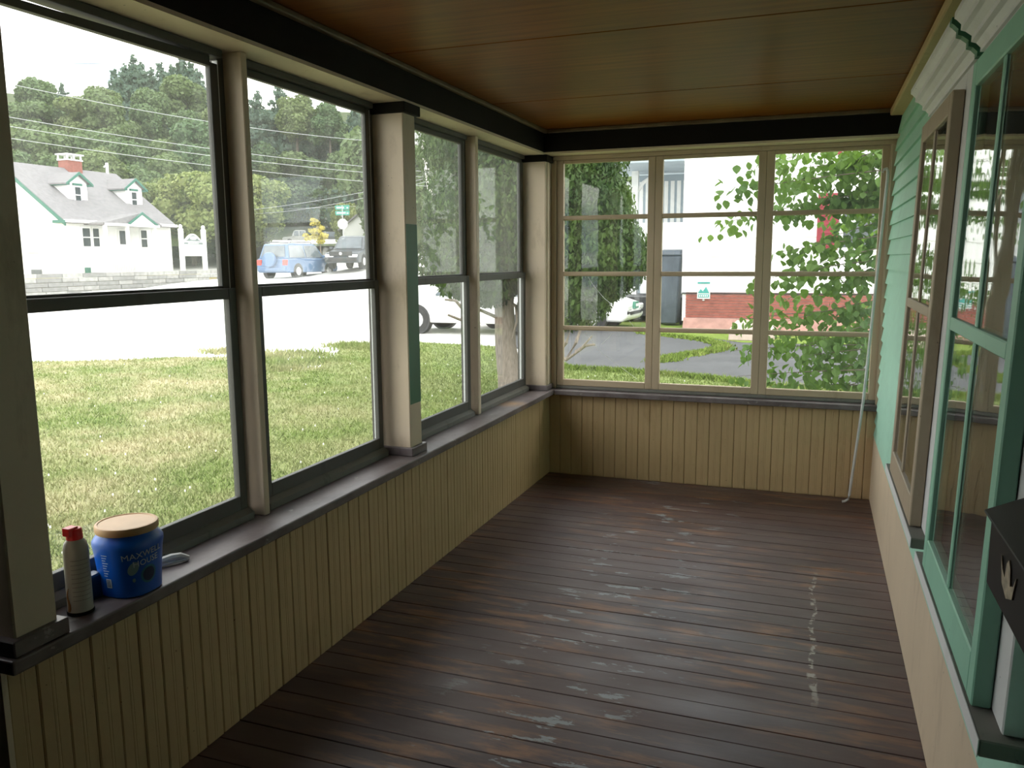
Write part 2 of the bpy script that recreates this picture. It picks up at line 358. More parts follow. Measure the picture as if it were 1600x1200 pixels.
# ------------------------------------------------------------------ end window: three sashes of four panes
YW = 5.60
FW = [(-1.664, -1.077), (-.979, -.373), (-.274, .344)]; ROWS = [.687, 1.054, 1.4325, 1.816, 2.182]
fwn = struct(empty('window_5', (-.66, YW, ZS)), 'end window of three sashes with four stacked panes each')
def fb(x0, x1, y0, y1, z0, z1): return MB().box(x0+.66, x1+.66, y0-YW, y1-YW, z0-ZS, z1-ZS)
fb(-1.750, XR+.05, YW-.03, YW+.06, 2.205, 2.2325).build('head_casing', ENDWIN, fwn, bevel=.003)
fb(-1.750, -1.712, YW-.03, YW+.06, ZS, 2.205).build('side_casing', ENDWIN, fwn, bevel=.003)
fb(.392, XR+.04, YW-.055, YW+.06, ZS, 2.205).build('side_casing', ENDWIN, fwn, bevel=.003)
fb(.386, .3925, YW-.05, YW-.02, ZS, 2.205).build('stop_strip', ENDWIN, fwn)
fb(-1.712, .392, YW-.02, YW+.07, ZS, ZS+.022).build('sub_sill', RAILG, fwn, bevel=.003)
edges = [(-1.711, -1.0285), (-1.0275, -.324), (-.323, .391)]
for (a, b_), (e0, e1) in zip(FW, edges):
    s = empty('sash', ((a+b_)/2+.66, 0, 0), parent=fwn); c = (a+b_)/2
    def sb(x0, x1, y0, y1, z0, z1): return MB().box(x0-c, x1-c, y0, y1, z0-ZS, z1-ZS)
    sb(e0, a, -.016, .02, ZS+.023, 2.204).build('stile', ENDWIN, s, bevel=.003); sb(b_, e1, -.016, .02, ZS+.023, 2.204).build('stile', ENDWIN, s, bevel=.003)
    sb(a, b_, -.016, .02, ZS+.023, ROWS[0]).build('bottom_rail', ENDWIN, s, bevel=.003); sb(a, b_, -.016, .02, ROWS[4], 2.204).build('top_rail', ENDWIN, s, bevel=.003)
    for r in ROWS[1:4]:
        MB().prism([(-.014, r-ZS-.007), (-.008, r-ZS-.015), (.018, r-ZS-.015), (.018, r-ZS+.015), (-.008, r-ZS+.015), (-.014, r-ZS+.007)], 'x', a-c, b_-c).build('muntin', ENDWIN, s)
    for z0, z1 in zip(ROWS, ROWS[1:]):
        lo = z0+(.014 if z0 != ROWS[0] else -.003); hi = z1-(.014 if z1 != ROWS[4] else -.003)
        sb(a-.003, b_+.003, .004, .007, lo, hi).build('pane', G_FAR, s)
    if a < -1.5:   # cracked panes of the left sash
        CRK = simple('crack_line', (.8, .82, .8), .4)
        def fp(u, v):
            d = ray(u, v); t = (YW+.0025-0)/d.y; p = CAM+d*t; return (p.x-c, .0025, p.z-ZS)
        for L in ([(919, 433), (928, 447), (944, 466), (958, 477)], [(958, 477), (978, 494), (990, 510)], [(914, 519), (932, 541), (934, 546)], [(934, 546), (962, 568), (995, 592)], [(958, 520), (947, 532), (939, 539)]):
            MB().tube([fp(*p) for p in L], .0012, 4).build('crack', CRK, s)

# ------------------------------------------------------------------ house windows with storm sashes
def house_window(n, ya, yb, mat, label, slabel, near_extra=.095):
    """ya near edge, yb far edge of the storm sash"""
    zb, zt = .68, 2.028; H = zt-zb; hw = (yb-ya)/2; c = (ya+yb)/2; TH = .0274
    root = struct(empty('window_%d' % n, (.318, c, zb), (0, TH, 0)), label)
    cw = .10
    MB().box(.037, .075, -hw-.004, hw+.004, .02, H+.0).build('window_shade', DARKROOM, root)  # dark sheet standing in for the unlit room behind the glass
    for s in (-1, 1):
        a, b_ = sorted((s*(hw-.01), s*(hw+cw-.01))); MB().box(.0365, .085, a, b_, -.0, H+.055).build('casing', WHITE, root, bevel=.003)
    MB().box(.0365, .085, -hw+.01, hw-.01, H-.03, H+.055).build('head_casing', WHITE, root, bevel=.003)
    MB().box(-.004, .09, -hw-cw-.02, hw+cw+.02, -.034, -.001).build('sill', RAILG, root, bevel=.003)
    MB().box(-.0055, -.0038, -hw-cw-.02, hw+cw+.02, -.034, -.0005).build('sill_nosing', WHITE, root)
    pr = [(.085, H+.07), (.030, H+.07), (.030, H+.085), (.018, H+.10), (.006, H+.105), (.006, H+.125), (-.010, H+.14), (-.022, H+.145), (-.022, H+.165), (-.034, H+.18), (-.040, H+.185), (-.040, H+.205), (.085, H+.225)]
    pr = [(x_, H+.055+(z_-H-.07)*.78) for x_, z_ in pr]
    MB().prism(pr, 'y', -hw-cw-.035, hw+cw+.035).build('crown_moulding', WHITE, root)
    MB().prism([(p[0], p[1]) for p in pr], 'y', -hw-cw-.075, -hw-cw-.0352).build('moulding_return', DKGREEN, root)
    st = empty('storm_window', (.318, c, zb), (0, TH, 0)); t = .035
    for s in (-1, 1):
        a, b_ = sorted((s*hw, s*(hw-.05))); MB().box(0, t, a, b_, .0005, H).build('stile', mat, st, bevel=.003)
    zm = .685
    MB().box(0, t, -hw+.05, hw-.05, .0005, .09).build('bottom_rail', mat, st, bevel=.003); MB().box(0, t, -hw+.05, hw-.05, H-.065, H).build('top_rail', mat, st, bevel=.003)
    MB().box(0, t, -hw+.05, hw-.05, zm-.017, zm+.017).build('meeting_rail', mat, st, bevel=.003)
    for z0, z1 in ((.09, zm-.017), (zm+.017, H-.065)):
        MB().box(.003, .016, -.012, .012, z0, z1).build('muntin', mat, st, bevel=.003)
        for s in (-1, 1):
            a, b_ = sorted((s*.012, s*(hw-.046))); MB().box(.008, .011, a, b_, z0-.003, z1+.003).build('pane', G_STORM, st)
    tag(st, slabel, 'storm window'); return root, st
house_window(6, 2.835, 3.59, STORM_TAN, 'white cased house window behind the tan storm sash', 'tan painted storm sash on the house wall nearer the end window')
r7, st7 = house_window(7, 1.69, 2.478, STORMG, 'white cased house window behind the green storm sash', 'green painted storm sash at the right edge beside the black mailbox')
# hinge latch on the green sash
MB().box(.004, .02, -.400, -.392, .30, .40).build('latch', DKGREEN, st7); MB().box(.010, .030, -.412, -.400, .32, .345).build('latch', DKGREEN, st7)

# ------------------------------------------------------------------ mailbox
mb = empty('mailbox', (.40, 1.30, 1.0))
MB().prism([(-.11, .0), (.0, .0), (.0, .15), (-.05, .15), (-.11, .125)], 'y', -.20, .20).build('box', BLACK, mb, bevel=.004, seg=2)
MB().prism([(-.118, .118), (-.052, .150), (0, .1505), (0, .156), (-.052, .156), (-.121, .124)], 'y', -.206, .206).build('lid', BLACK, mb, bevel=.002)
EMB = simple('worn_emblem', (.42, .36, .26), .5, .4, 60)
em = [(.00, .0), (.035, .012), (.05, .05), (.036, .032), (.018, .026), (.012, .05), (.0, .06), (-.012, .05), (-.018, .026), (-.036, .032), (-.05, .05), (-.035, .012)]
MB().prism([(p[0]+.045, p[1]+.035) for p in em], 'x', -.1125, -.109).build('emblem', EMB, mb)
tag(mb, 'black metal wall mailbox with a worn pale emblem on its front', 'mailbox')

# ------------------------------------------------------------------ white rod leaning in the far corner
RODM = simple('white_enamel', (.62, .63, .62), .35, .1, 20)
rd = MB(); pts = [(.345, 5.50, 2.035), (.352, 5.50, 2.052), (.366, 5.499, 2.058), (.374, 5.498, 2.04), (.3735, 5.498, 2.0), (.312, 5.478, .66), (.262, 5.462, .05), (.256, 5.458, .022), (.236, 5.452, .008), (.222, 5.448, .007)]
rd.tube(pts, .0085, 8); tag(rd.build('metal_rod', RODM, smooth=True), 'thin white hooked rod leaning in the corner by the end window', 'rod')

# ------------------------------------------------------------------ things on the ledge
def text_mesh(s, size):
    cu = bpy.data.curves.new('lettering', 'FONT'); cu.body = s; cu.size = size; cu.align_x = 'CENTER'; cu.align_y = 'CENTER'; cu.resolution_u = 2; cu.extrude = .0004; cu.fill_mode = 'BOTH'
    ob = bpy.data.objects.new('lettering', cu); me = bpy.data.meshes.new_from_object(ob)
    bpy.data.objects.remove(ob); return me
BLUE = simple('blue_plastic', (.003, .105, .55), .32, .06, 4); BLUE_D = simple('navy_print', (.006, .03, .10), .4, .2, 30)
LIDM = simple('tan_plastic', (.56, .34, .17), .45, .1, 10); PRINT = simple('white_print', (.55, .62, .66), .5, .05)
can = empty('coffee_canister', (-1.785, 1.715, ZS), (0, 0, R(0)))
prof = [(.070, 0), (.076, .004), (.077, .02), (.079, .06), (.084, .115), (.088, .140), (.088, .152), (.083, .165), (.076, .172), (.074, .182)]
def sq(a, r):   # rounded-square section
    n = 2.6; c, s = abs(math.cos(a)), abs(math.sin(a)); return r*1.0/((c**n+s**n)**(1/n))*.97
N = 48; cb = MB(); vs = []; fs = []
for r, z in prof:
    for k in range(N):
        a = 2*math.pi*k/N; rr = sq(a, r) if z < .165 else r; vs.append((rr*math.cos(a), rr*math.sin(a), z))
for i in range(len(prof)-1):
    for k in range(N): fs.append((i*N+k, i*N+(k+1)%N, (i+1)*N+(k+1)%N, (i+1)*N+k))
fs.append(tuple(range(N-1,-1,-1))); fs.append(tuple((len(prof)-1)*N+k for k in range(N)))
cb.add(vs, fs); cb.build('body', BLUE, can, smooth=True)
MB().lathe([(.0815, .177), (.083, .18), (.083, .194), (.081, .1975), (.075, .1985), (.073, .1965), (.0, .1968)], 48).build('lid', LIDM, can, smooth=True)
def can_r(a, z):
    rs = np.interp(z, [p[1] for p in prof], [p[0] for p in prof]); return sq(a, float(rs))
def wrap(me, ac, zc, name, mat, tilt=0, off=.0012):
    me.materials.clear(); me.materials.append(mat)
    for v in me.vertices:
        x, y = v.co.x, v.co.y; x, y = x*math.cos(tilt)-y*math.sin(tilt), x*math.sin(tilt)+y*math.cos(tilt)
        z = zc+y; a = ac+x/.082; rr = can_r(a, z)+off+v.co.z; v.co = (rr*math.cos(a), rr*math.sin(a), z)
    return link(name, me, can)
A0 = R(-18)
wrap(text_mesh('MAXWELL', .0245), A0, .122, 'lettering', PRINT, R(4)); wrap(text_mesh('HOUSE', .0245), A0+.10, .099, 'lettering', PRINT, R(4))
def disc(rx, ry, n=28):
    b = MB(); nr = 4; vs = [(0, 0, 0)]; fs = []
    for j in range(1, nr+1):
        for k in range(n): t = 2*math.pi*k/n; vs.append((rx*j/nr*math.cos(t), ry*j/nr*math.sin(t), 0))
    for k in range(n): fs.append((0, 1+k, 1+(k+1)%n))
    for j in range(nr-1):
        for k in range(n): fs.append((1+j*n+k, 1+(j+1)*n+k, 1+(j+1)*n+(k+1)%n, 1+j*n+(k+1)%n))
    return b.add(vs, fs).mesh('printed_mark', PRINT)
TEAL = simple('teal_print', (.02, .16, .26), .5, .2, 40); CUPM = simple('pale_cup_print', (.22, .34, .36), .5, .1, 40)
wrap(disc(.026, .026), A0+.18, .060, 'round_emblem', TEAL); wrap(disc(.020, .020), A0+.18, .060, 'round_emblem', BLUE_D, 0, .0018)
wrap(disc(.013, .020), A0-.36, .086, 'cup_emblem', CUPM, R(-25)); wrap(disc(.004, .006), A0-.36, .052, 'drop_emblem', CUPM)
AL = R(-92)
for i in range(9): wrap(MB().add([(-.010, -.001, 0), (.010-.004*(i % 3), -.001, 0), (.010-.004*(i % 3), .001, 0), (-.010, .001, 0)], [(0, 1, 2, 3)]).mesh('small_print', PRINT), AL, .125-.0075*i, 'small_print', PRINT)
wrap(MB().add([(-.009, -.013, 0), (.009, -.013, 0), (.009, .013, 0), (-.009, .013, 0)], [(0, 1, 2, 3)]).mesh('bar_code', PRINT), AL+.05, .044, 'bar_code', PRINT)
for i in range(5): wrap(MB().add([(-.007, -.001, 0), (.007, -.001, 0), (.007, .0012, 0), (-.007, .0012, 0)], [(0, 1, 2, 3)]).mesh('bar', BLUE_D), AL+.05, .036+.0042*i, 'bar', BLUE_D, 0, .0018)
tag(can, 'blue plastic coffee canister with tan lid and white lettering on the ledge', 'canister')
SPR = painted('pale_can_print', (.42, .40, .35), (.30, .27, .22), .4, .5); RED = simple('red_plastic', (.75, .016, .02), .35, .08, 20); RUST = simple('rust_streak', (.30, .15, .06), .7, .4, 40)
sp = empty('spray_can', (-1.792, 1.548, ZS))
MB().lathe([(.030, 0), (.0325, .003), (.0325, .008), (.031, .011), (.031, .165), (.0305, .178), (.027, .192), (.020, .201), (.019, .206)], 28).build('body', SPR, sp, smooth=True)
MB().lathe([(.0335, .0005), (.0335, .007), (.032, .009)], 28).build('base_rim', BEAM, sp, smooth=True)
cp = MB(); cp.lathe([(.0195, .200), (.0205, .203), (.0195, .226), (.017, .231), (.0, .232)], 20); cp.box(-.012, .012, -.026, .004, .214, .236); cp.box(-.022, -.012, -.018, .012, .212, .233)
cp.build('cap', RED, sp, bevel=.002, seg=2)
for i in range(10):
    pts = []; a0 = R(-70)
    for k in range(9): t = a0+k*R(11); pts.append((.0312*math.cos(t), .0312*math.sin(t), .150-.012*i))
    MB().tube(pts, .0005, 4).build('small_print', SILL, sp)
pts = [(.0312*math.cos(R(-98+6*math.sin(k))), .0312*math.sin(R(-98+6*math.sin(k))), .012+.009*k) for k in range(8)]
MB().tube(pts, [.004, .0045, .004, .0035, .003, .0024, .0018, .0008], 6).build('rust_stain', RUST, sp)
tag(sp, 'pale rust-stained aerosol can with a red cap on the ledge', 'spray can')
tl = empty('scraper', (-1.812, 1.912, ZS)); TW = simple('white_plastic', (.72, .71, .69), .4, .06)
MB().tube([(-.03, -.075, .016), (-.015, -.045, .020), (0, -.012, .024), (.012, .012, .022), (.02, .028, .012), (.024, .036, .009)], [.009, .011, .011, .010, .009, .007], 8).build('handle', TW, tl, smooth=True)
MB().tube([(-.012, -.05, .009), (.004, -.02, .010), (.016, .006, .008), (.03, .03, .007)], [.006, .006, .005, .004], 8).build('lever', TW, tl, smooth=True)
MB().box(-.034, -.016, -.092, -.058, .006, .030).build('red_end', RED, tl, bevel=.004)
tag(tl, 'small white plastic hand tool lying behind the coffee canister', 'hand tool')
bxo = MB().box(-.018, .018, -.03, .03, 0, .07).build('small_box', BLUE_D, loc=(-1.835, 1.622, ZS), bevel=.004); tag(bxo, 'dark blue carton half hidden between spray can and canister', 'box')

#@@OUTSIDE
# ================================================================== OUTSIDE
CTRL = np.array([(-5,10,-.35),(-10,10,-.35),(-15,8,-.35),(-10,18,-.35),(-4,22,-.35),(0,15,-.35),(5,25,-.3),(-20,0,-.4),(-36,15,-.9),(-36,29.5,-.2),(-36,36,.0),(-36,43.5,.18),(-36,52,.75),
  (-26.4,38.6,.72),(-26.4,36,.6),(-23.8,40.8,1.15),(-36.5,60,2.6),(-28,50,2.2),(-20,30,.2),(-15,22,-.25),(-45,75,3.6),(-20,60,2.6),(-5,45,.8),(-8,20,-.36),(-13,14,-.36),(-60,20,-1),(20,20,-.3),(-60,100,5)], float)
def terr(x, y):
    d = (CTRL[:, 0]-x)**2+(CTRL[:, 1]-y)**2+.6; wgt = 1/d**1.6; z = float((wgt*CTRL[:, 2]).sum()/wgt.sum())
    t = max(-14.5-x, y-24.5, 0)/7; t = min(1, t); t = t*t*(3-2*t); return (GZ-.035)*(1-t)+z*t
def grid(x0, x1, nx, y0, y1, ny, fz):
    vs = [(x0+(x1-x0)*i/nx, y0+(y1-y0)*j/ny, fz(x0+(x1-x0)*i/nx, y0+(y1-y0)*j/ny)) for j in range(ny+1) for i in range(nx+1)]
    fs = [(j*(nx+1)+i, j*(nx+1)+i+1, (j+1)*(nx+1)+i+1, (j+1)*(nx+1)+i) for j in range(ny) for i in range(nx)]
    return MB().add(vs, fs)
# --- ground materials
m, nt, b = newmat('pale_pavement'); PAVE = m
f = noise(nt, .9, 7); nt.links.new(ramp(nt, f, [(.3, (.60, .59, .56)), (.7, (.76, .75, .72))]), b.inputs['Base Color']); b.inputs['Roughness'].default_value = .9
m, nt, b = newmat('asphalt'); ASPH = m
f = noise(nt, 1.3, 8); sp_ = noise(nt, 40, 3); c0 = ramp(nt, f, [(.3, (.045, .046, .051)), (.7, (.076, .077, .083))])
nt.links.new(mixc(nt, ramp(nt, sp_, [(.55, 0.0), (.75, .35)]), c0, (.14, .14, .14)), b.inputs['Base Color']); b.inputs['Roughness'].default_value = .85
def grassmat(name, g1, g2, dry, k0, k1, lush=False):
    m, nt, b = newmat(name); f = noise(nt, 11, 6); c = ramp(nt, f, [(.3, g1), (.7, g2)])
    d = ramp(nt, noise(nt, .75, 6, None, None, .62), [(k0, 0.0), (k1, .9)]); c = mixc(nt, d, c, dry)
    if lush:   # the grass grows greener towards the cedar and the drive
        g = nt.nodes.new('ShaderNodeNewGeometry'); dt = nt.nodes.new('ShaderNodeVectorMath'); dt.operation = 'DOT_PRODUCT'; dt.inputs[1].default_value = (.8, .6, 0); nt.links.new(g.outputs['Position'], dt.inputs[0])
        mr = nt.nodes.new('ShaderNodeMapRange'); mr.interpolation_type = 'SMOOTHSTEP'; mr.inputs['From Min'].default_value = -.9; mr.inputs['From Max'].default_value = 4.2
        nt.links.new(mul(nt, dt.outputs['Value'], mul(nt, noise(nt, .9, 4), 1.6), 'ADD'), mr.inputs['Value']); c = mixc(nt, mul(nt, mr.outputs[0], .85), c, ramp(nt, f, [(.3, (.095, .155, .022)), (.7, (.185, .25, .055))]))
    c = mixc(nt, ramp(nt, noise(nt, 70, 3), [(.5, 0.0), (.8, .5)]), c, tuple(x*1.5 for x in dry))
    nt.links.new(c, b.inputs['Base Color']); b.inputs['Roughness'].default_value = .9; b.inputs['Specular IOR Level'].default_value = .2; return m
LAWN = grassmat('lawn_grass', (.10, .145, .032), (.18, .23, .07), (.37, .325, .195), .36, .62, True)
BLADE = grassmat('grass_blades', (.12, .185, .034), (.225, .295, .085), (.44, .39, .24), .38, .64, True)
LUSH = grassmat('lush_grass', (.095, .16, .018), (.185, .26, .045), (.27, .27, .09), .55, .8)
DRY = grassmat('dry_grass', (.22, .22, .09), (.34, .30, .15), (.44, .36, .20), .35, .65)
HILLM = grassmat('woodland_floor', (.03, .05, .015), (.06, .09, .03), (.10, .09, .04), .5, .8)
pv = grid(-70, 40, 55, -25, 85, 55, terr).build('pavement', PAVE, smooth=True); struct(pv, 'pale lot and street in front of the porch')
def flat(poly, z, name, mat, label, thick=.05):
    o = MB().prism(poly, 'z', z-thick, z).build(name, mat); return struct(o, label)
LP = [(-30,-14),(-24,2),(-20,6.5),(-16,10),(-13.8,11.5),(-12.6,12.1),(-11.8,12.9),(-10.8,13.1),(-9.9,12.6),(-9.2,11.9),(-8.5,11.6),(-8.2,12.4),(-8.6,13.6),(-9.2,14.6),(-9.4,15.8),(-8.4,16.9),(-6.5,16.6),(-5.2,14.8),(-3.9,13.5),(-3.0,13.45),(-2.1,13.2),(-1.4,12.95),(-.77,12.6),(2,12),(7,11.4),(7,-14)]
flat(LP, GZ+.012, 'lawn', LAWN, 'lawn between the porch and the lot')
flat([(-6.2,17),(-4.9,14.8),(-3.9,13.45),(-2.1,13.15),(-.77,12.55),(2,11.9),(9,11.2),(10,17),(4,19.3),(-1.5,19.0),(-2.5,20.1),(-4.2,20.9),(-6,22.5),(-7.5,20)], GZ+.002, 'driveway', ASPH, 'grey asphalt driveway beside the neighbouring house')
flat([(-4.3,20.9),(-2.5,20.15),(-1.5,19.05),(4,19.35),(9,18.5),(9,22.6),(-3.2,22.6),(-4.2,30),(-8,34),(-5.6,23)], GZ+.006, 'verge', LUSH, 'grass verge along the neighbouring house')
# --- grass blades (nobody could count them)
def blades(name, n, sampler, hmin, hmax, mat, label, z=GZ+.01, wd=.004):
    P = sampler(n); n = len(P); a = rng.uniform(0, 2*np.pi, n); h = rng.uniform(hmin, hmax, n)
    ww = wd*(1+np.linalg.norm(P, axis=1)/9); lean = rng.normal(0, .45, (n, 2))*h[:, None]
    v = np.zeros((n, 3, 3)); dx = np.cos(a)*ww; dy = np.sin(a)*ww
    v[:, 0, 0] = P[:, 0]-dx; v[:, 0, 1] = P[:, 1]-dy; v[:, 1, 0] = P[:, 0]+dx; v[:, 1, 1] = P[:, 1]+dy; v[:, 2, :2] = P+lean; v[:, :2, 2] = z; v[:, 2, 2] = z+h
    me = bpy.data.meshes.new(name); me.from_pydata(v.reshape(-1, 3), [], np.arange(3*n).reshape(-1, 3)); me.materials.append(mat)
    o = link(name, me); tag(o, label, 'grass', None, 'stuff'); return o
def inpoly(P, poly):
    x, y = P[:, 0], P[:, 1]; ins = np.zeros(len(P), bool); j = len(poly)-1
    for i in range(len(poly)):
        xi, yi = poly[i]; xj, yj = poly[j]; c = ((yi > y) != (yj > y)) & (x < (xj-xi)*(y-yi)/(yj-yi+1e-12)+xi); ins ^= c; j = i
    return ins
def samp_lawn(n):
    r = 3.2*(20/3.2)**rng.random(n*2); a = rng.uniform(R(-4), R(62), n*2); P = np.stack([-r*np.sin(a), r*np.cos(a)], 1)
    ok = inpoly(P, LP) & ((P[:, 0] < -2.05) | (P[:, 1] > 5.9)); return P[ok][:n]
blades('grass', 170000, samp_lawn, .02, .062, BLADE, 'short lawn grass, straw coloured by the lot and greener around the cedar')
def samp_tuft(n):
    C_ = np.array([(-9.2,12.6),(-8.7,13.3),(-9.8,14.2),(-9.0,15.4),(-10.2,13.4),(-8.9,12.0),(-11.4,14.2),(-9.6,16.0)]); k = rng.integers(0, len(C_), n); return C_[k]+rng.normal(0, .28, (n, 2))*np.array([1.3, .8])
blades('weeds', 5000, samp_tuft, .05, .15, BLADE, 'weed tufts on the bare ground by the lot', GZ-.035, .007)
CK = np.array([(-2.75,14.9),(-2.45,15.3),(-2.5,15.7),(-2.2,16.3),(-1.9,17.0),(-1.75,17.7),(-1.9,18.4),(-2.4,19.3),(-3.1,19.9),(-4.1,20.6)])
def samp_crack(n):
    k = rng.random(n)*(len(CK)-1.001); i = k.astype(int); t = (k-i)[:, None]; return CK[i]*(1-t)+CK[i+1]*t+rng.normal(0, .085, (n, 2))
blades('crack_grass', 6000, samp_crack, .03, .10, LUSH, 'ragged line of grass growing through the asphalt crack', GZ, .008)
def samp_edge(n):
    E_ = np.array([(-5.2,14.8),(-3.9,13.5),(-3.0,13.45),(-2.1,13.2),(-1.4,12.95),(-.77,12.6),(2,12)]); k = rng.random(n)*(len(E_)-1.001); i = k.astype(int); t = (k-i)[:, None]; return E_[i]*(1-t)+E_[i+1]*t+rng.normal(0, .07, (n, 2))
blades('edge_grass', 5000, samp_edge, .04, .11, LUSH, 'longer grass fringe along the driveway edge', GZ, .007)
CLOV = simple('clover_white', (.8, .8, .76), .8, .05); P = samp_lawn(260); fb_ = MB()
for x, y in P: fb_.tube([(x, y, GZ+.045), (x, y, GZ+.062)], [.008, .006], 5)
tag(fb_.build('clover_flowers', CLOV), 'tiny white clover flowers dotted over the lawn', 'flowers', None, 'stuff')

# --- foliage
def leafmat(name, c1, c2, c3=None, tr=.25):
    m, nt, b = newmat(name); oi = nt.nodes.new('ShaderNodeObjectInfo'); c = ramp(nt, noise(nt, 1.1, 5), [(.32, c1), (.68, c2)])
    if c3: c = mixc(nt, mul(nt, oi.outputs['Random'], .6), c, c3)
    nt.links.new(c, b.inputs['Base Color']); b.inputs['Roughness'].default_value = .6; b.inputs['Specular IOR Level'].default_value = .25
    if tr:
        out = nt.nodes['Material Output']; t = nt.nodes.new('ShaderNodeBsdfTranslucent'); nt.links.new(mixc(nt, 1.0, c, (1.25, 1.35, .7), 'MULTIPLY'), t.inputs[0])
        mx = nt.nodes.new('ShaderNodeMixShader'); mx.inputs[0].default_value = tr; nt.links.new(b.outputs[0], mx.inputs[1]); nt.links.new(t.outputs[0], mx.inputs[2]); nt.links.new(mx.outputs[0], out.inputs[0])
    return m
LF_WOOD = leafmat('woodland_leaves', (.052, .105, .048), (.125, .19, .09), (.20, .23, .085)); LF_PINE = leafmat('pine_needles', (.055, .10, .075), (.11, .16, .12))
LF_OLIVE = leafmat('olive_leaves', (.15, .20, .065), (.27, .30, .11)); LF_YEL = leafmat('yellow_leaves', (.36, .32, .05), (.56, .47, .11)); LF_CED = leafmat('cedar_sprays', (.016, .045, .009), (.085, .14, .026))
LF_SHR = leafmat('shrub_leaves', (.07, .14, .04), (.17, .27, .06), (.12, .20, .09), .35)
BARK = simple('bark', (.13, .105, .085), .9, .4, 8, stretch=(3, 3, .5), bmp=.6); BARKG = simple('grey_bark', (.24, .20, .17), .9, .35, 14, stretch=(4, 4, .4), bmp=.8)
def crown_mesh(name, blobs, n, size, mat, flatz=1.0, droop=0.0, core=.72):
    """leafy crown: small two-triangle sprays over overlapping rounded masses, with a solid dark heart inside"""
    B = np.array(blobs, float); wt = (B[:, 3]*B[:, 4]); k = rng.choice(len(B), n, p=wt/wt.sum()); d = rng.normal(size=(n, 3)); d /= np.linalg.norm(d, axis=1)[:, None]
    rr = rng.uniform(.82, 1.08, n)[:, None]; c = B[k, :3]+d*rr*np.stack([B[k, 3], B[k, 3], B[k, 4]], 1)
    nrm = d+rng.normal(0, .55, (n, 3)); nrm[:, 2] *= flatz; nrm /= np.linalg.norm(nrm, axis=1)[:, None]
    t = np.cross(nrm, rng.normal(size=(n, 3))); t /= np.linalg.norm(t, axis=1)[:, None]; bt = np.cross(nrm, t); s = size*rng.uniform(.6, 1.3, n)[:, None]
    if droop: bt[:, 2] -= droop
    q = np.stack([c-t*s*.5-bt*s*.6, c+t*s*.5-bt*s*.2, c+t*s*.15+bt*s*.8, c-t*s*.55+bt*s*.35], 1)
    mbx = MB(); mbx.add(q.reshape(-1, 3).tolist(), np.arange(4*n).reshape(-1, 4).tolist())
    for x, y, z, r1, r2 in blobs:
        mbx.lathe([(r1*core*math.sin(p), z-r2*core*math.cos(p)) for p in (.15, .8, 1.57, 2.3, 3.0)], 8, (x, y))
    return mbx.mesh(name, mat)
def decid(nb_, rad, h):
    bl = []
    for i in range(nb_):
        a = random.uniform(0, 6.28); zz = random.uniform(.32, .95); rr = rad*(1-.75*abs(zz-.5)**1.2)*random.uniform(.25, .75)
        bl.append((rr*math.cos(a), rr*math.sin(a), zz*h, rad*random.uniform(.32, .5), rad*random.uniform(.28, .45)))
    return bl
def pine(h, rad):
    bl = []; n = 15
    for i in range(n):
        t = i/(n-1); zz = h*(.22+.78*t); r = rad*(1.04-t)**.75; bl.append((0, 0, zz, max(.28, r*.5), max(.5, h*.045)))
        for k in range(5 if t < .8 else 2):
            a = random.uniform(0, 6.28); off = r*random.uniform(.35, .8); bl.append((off*math.cos(a), off*math.sin(a), zz+random.uniform(-.2, .3), max(.3, r*.36), max(.3, r*.17)))
    return bl
VAR = {'leafy': [crown_mesh('crown', decid(17, 3.6, 10.5), 6500, .33, LF_WOOD) for _ in range(4)], 'pine': [crown_mesh('crown', pine(16, 6.4), 10000, .34, LF_PINE, .5, .25, .6) for _ in range(3)],
       'olive': [crown_mesh('crown', decid(18, 3.2, 8.5), 7000, .24, LF_OLIVE) for _ in range(2)]}
trunk_me = MB().tube([(0, 0, -1), (.05, 0, 3), (0, .08, 7.5)], [.28, .2, .08], 7).mesh('trunk', BARK)
def valley(a):   # the side street climbs a gap in the woods here
    t = min(1, max(0, (R(5.4)-abs(a-R(33.6)))/R(1.8))); return t*t*(3-2*t)
def hill(d, a):
    z = 2.6+(d-66)*.235; v = 2.6+(d-66)*.03 if d < 119 else 4.19+(d-119)*.6
    return min(z, v)*valley(a)+z*(1-valley(a))
hv = []; hf = []; AZ = [R(-12+.9*i) for i in range(91)]; DS = [66, 72, 80, 90, 102, 112, 119, 126, 138, 155, 180, 215]
for d in DS:
    for a in AZ: hv.append((-d*math.sin(a), d*math.cos(a), hill(d, a)))
for j in range(len(DS)-1):
    for i in range(len(AZ)-1): k = j*len(AZ)+i; hf.append((k+1, k, k+len(AZ), k+len(AZ)+1))
struct(MB().add(hv, hf).build('hillside', HILLM, smooth=True), 'wooded hillside behind the street')
def tree(kind, p, s, label, group, name):
    o = empty(name, p, (0, 0, random.uniform(0, 6.28))); o.scale = (s*random.uniform(.9, 1.15), s*random.uniform(.9, 1.15), s)
    link('crown', random.choice(VAR[kind]), o); link('trunk', trunk_me, o); tag(o, label, 'tree', group); return o
WL, WG = 'leafy green tree in the wooded hillside across the street', 'hillside leafy trees'
for d, n, vt in ((74, 17, 285), (84, 18, 255), (95, 19, 222), (108, 20, 192), (122, 20, 166)):
    for i in range(n):
        az = R(16.5+(59-16.5)*(i+random.uniform(.2, .8))/n); dd = d*random.uniform(.96, 1.05)
        if valley(az) > .25 and dd < 119: continue
        zt_ = CAM_H+(411-vt+random.uniform(-16, 16))*dd/F_PX; zb_ = 2.2+(dd-66)*.235
        s_ = min(1.15, max(.72, (zt_-zb_)/11.6)); tree('leafy', (-dd*math.sin(az), dd*math.cos(az), zt_-11.6*s_), s_, WL, WG, 'woodland_tree')
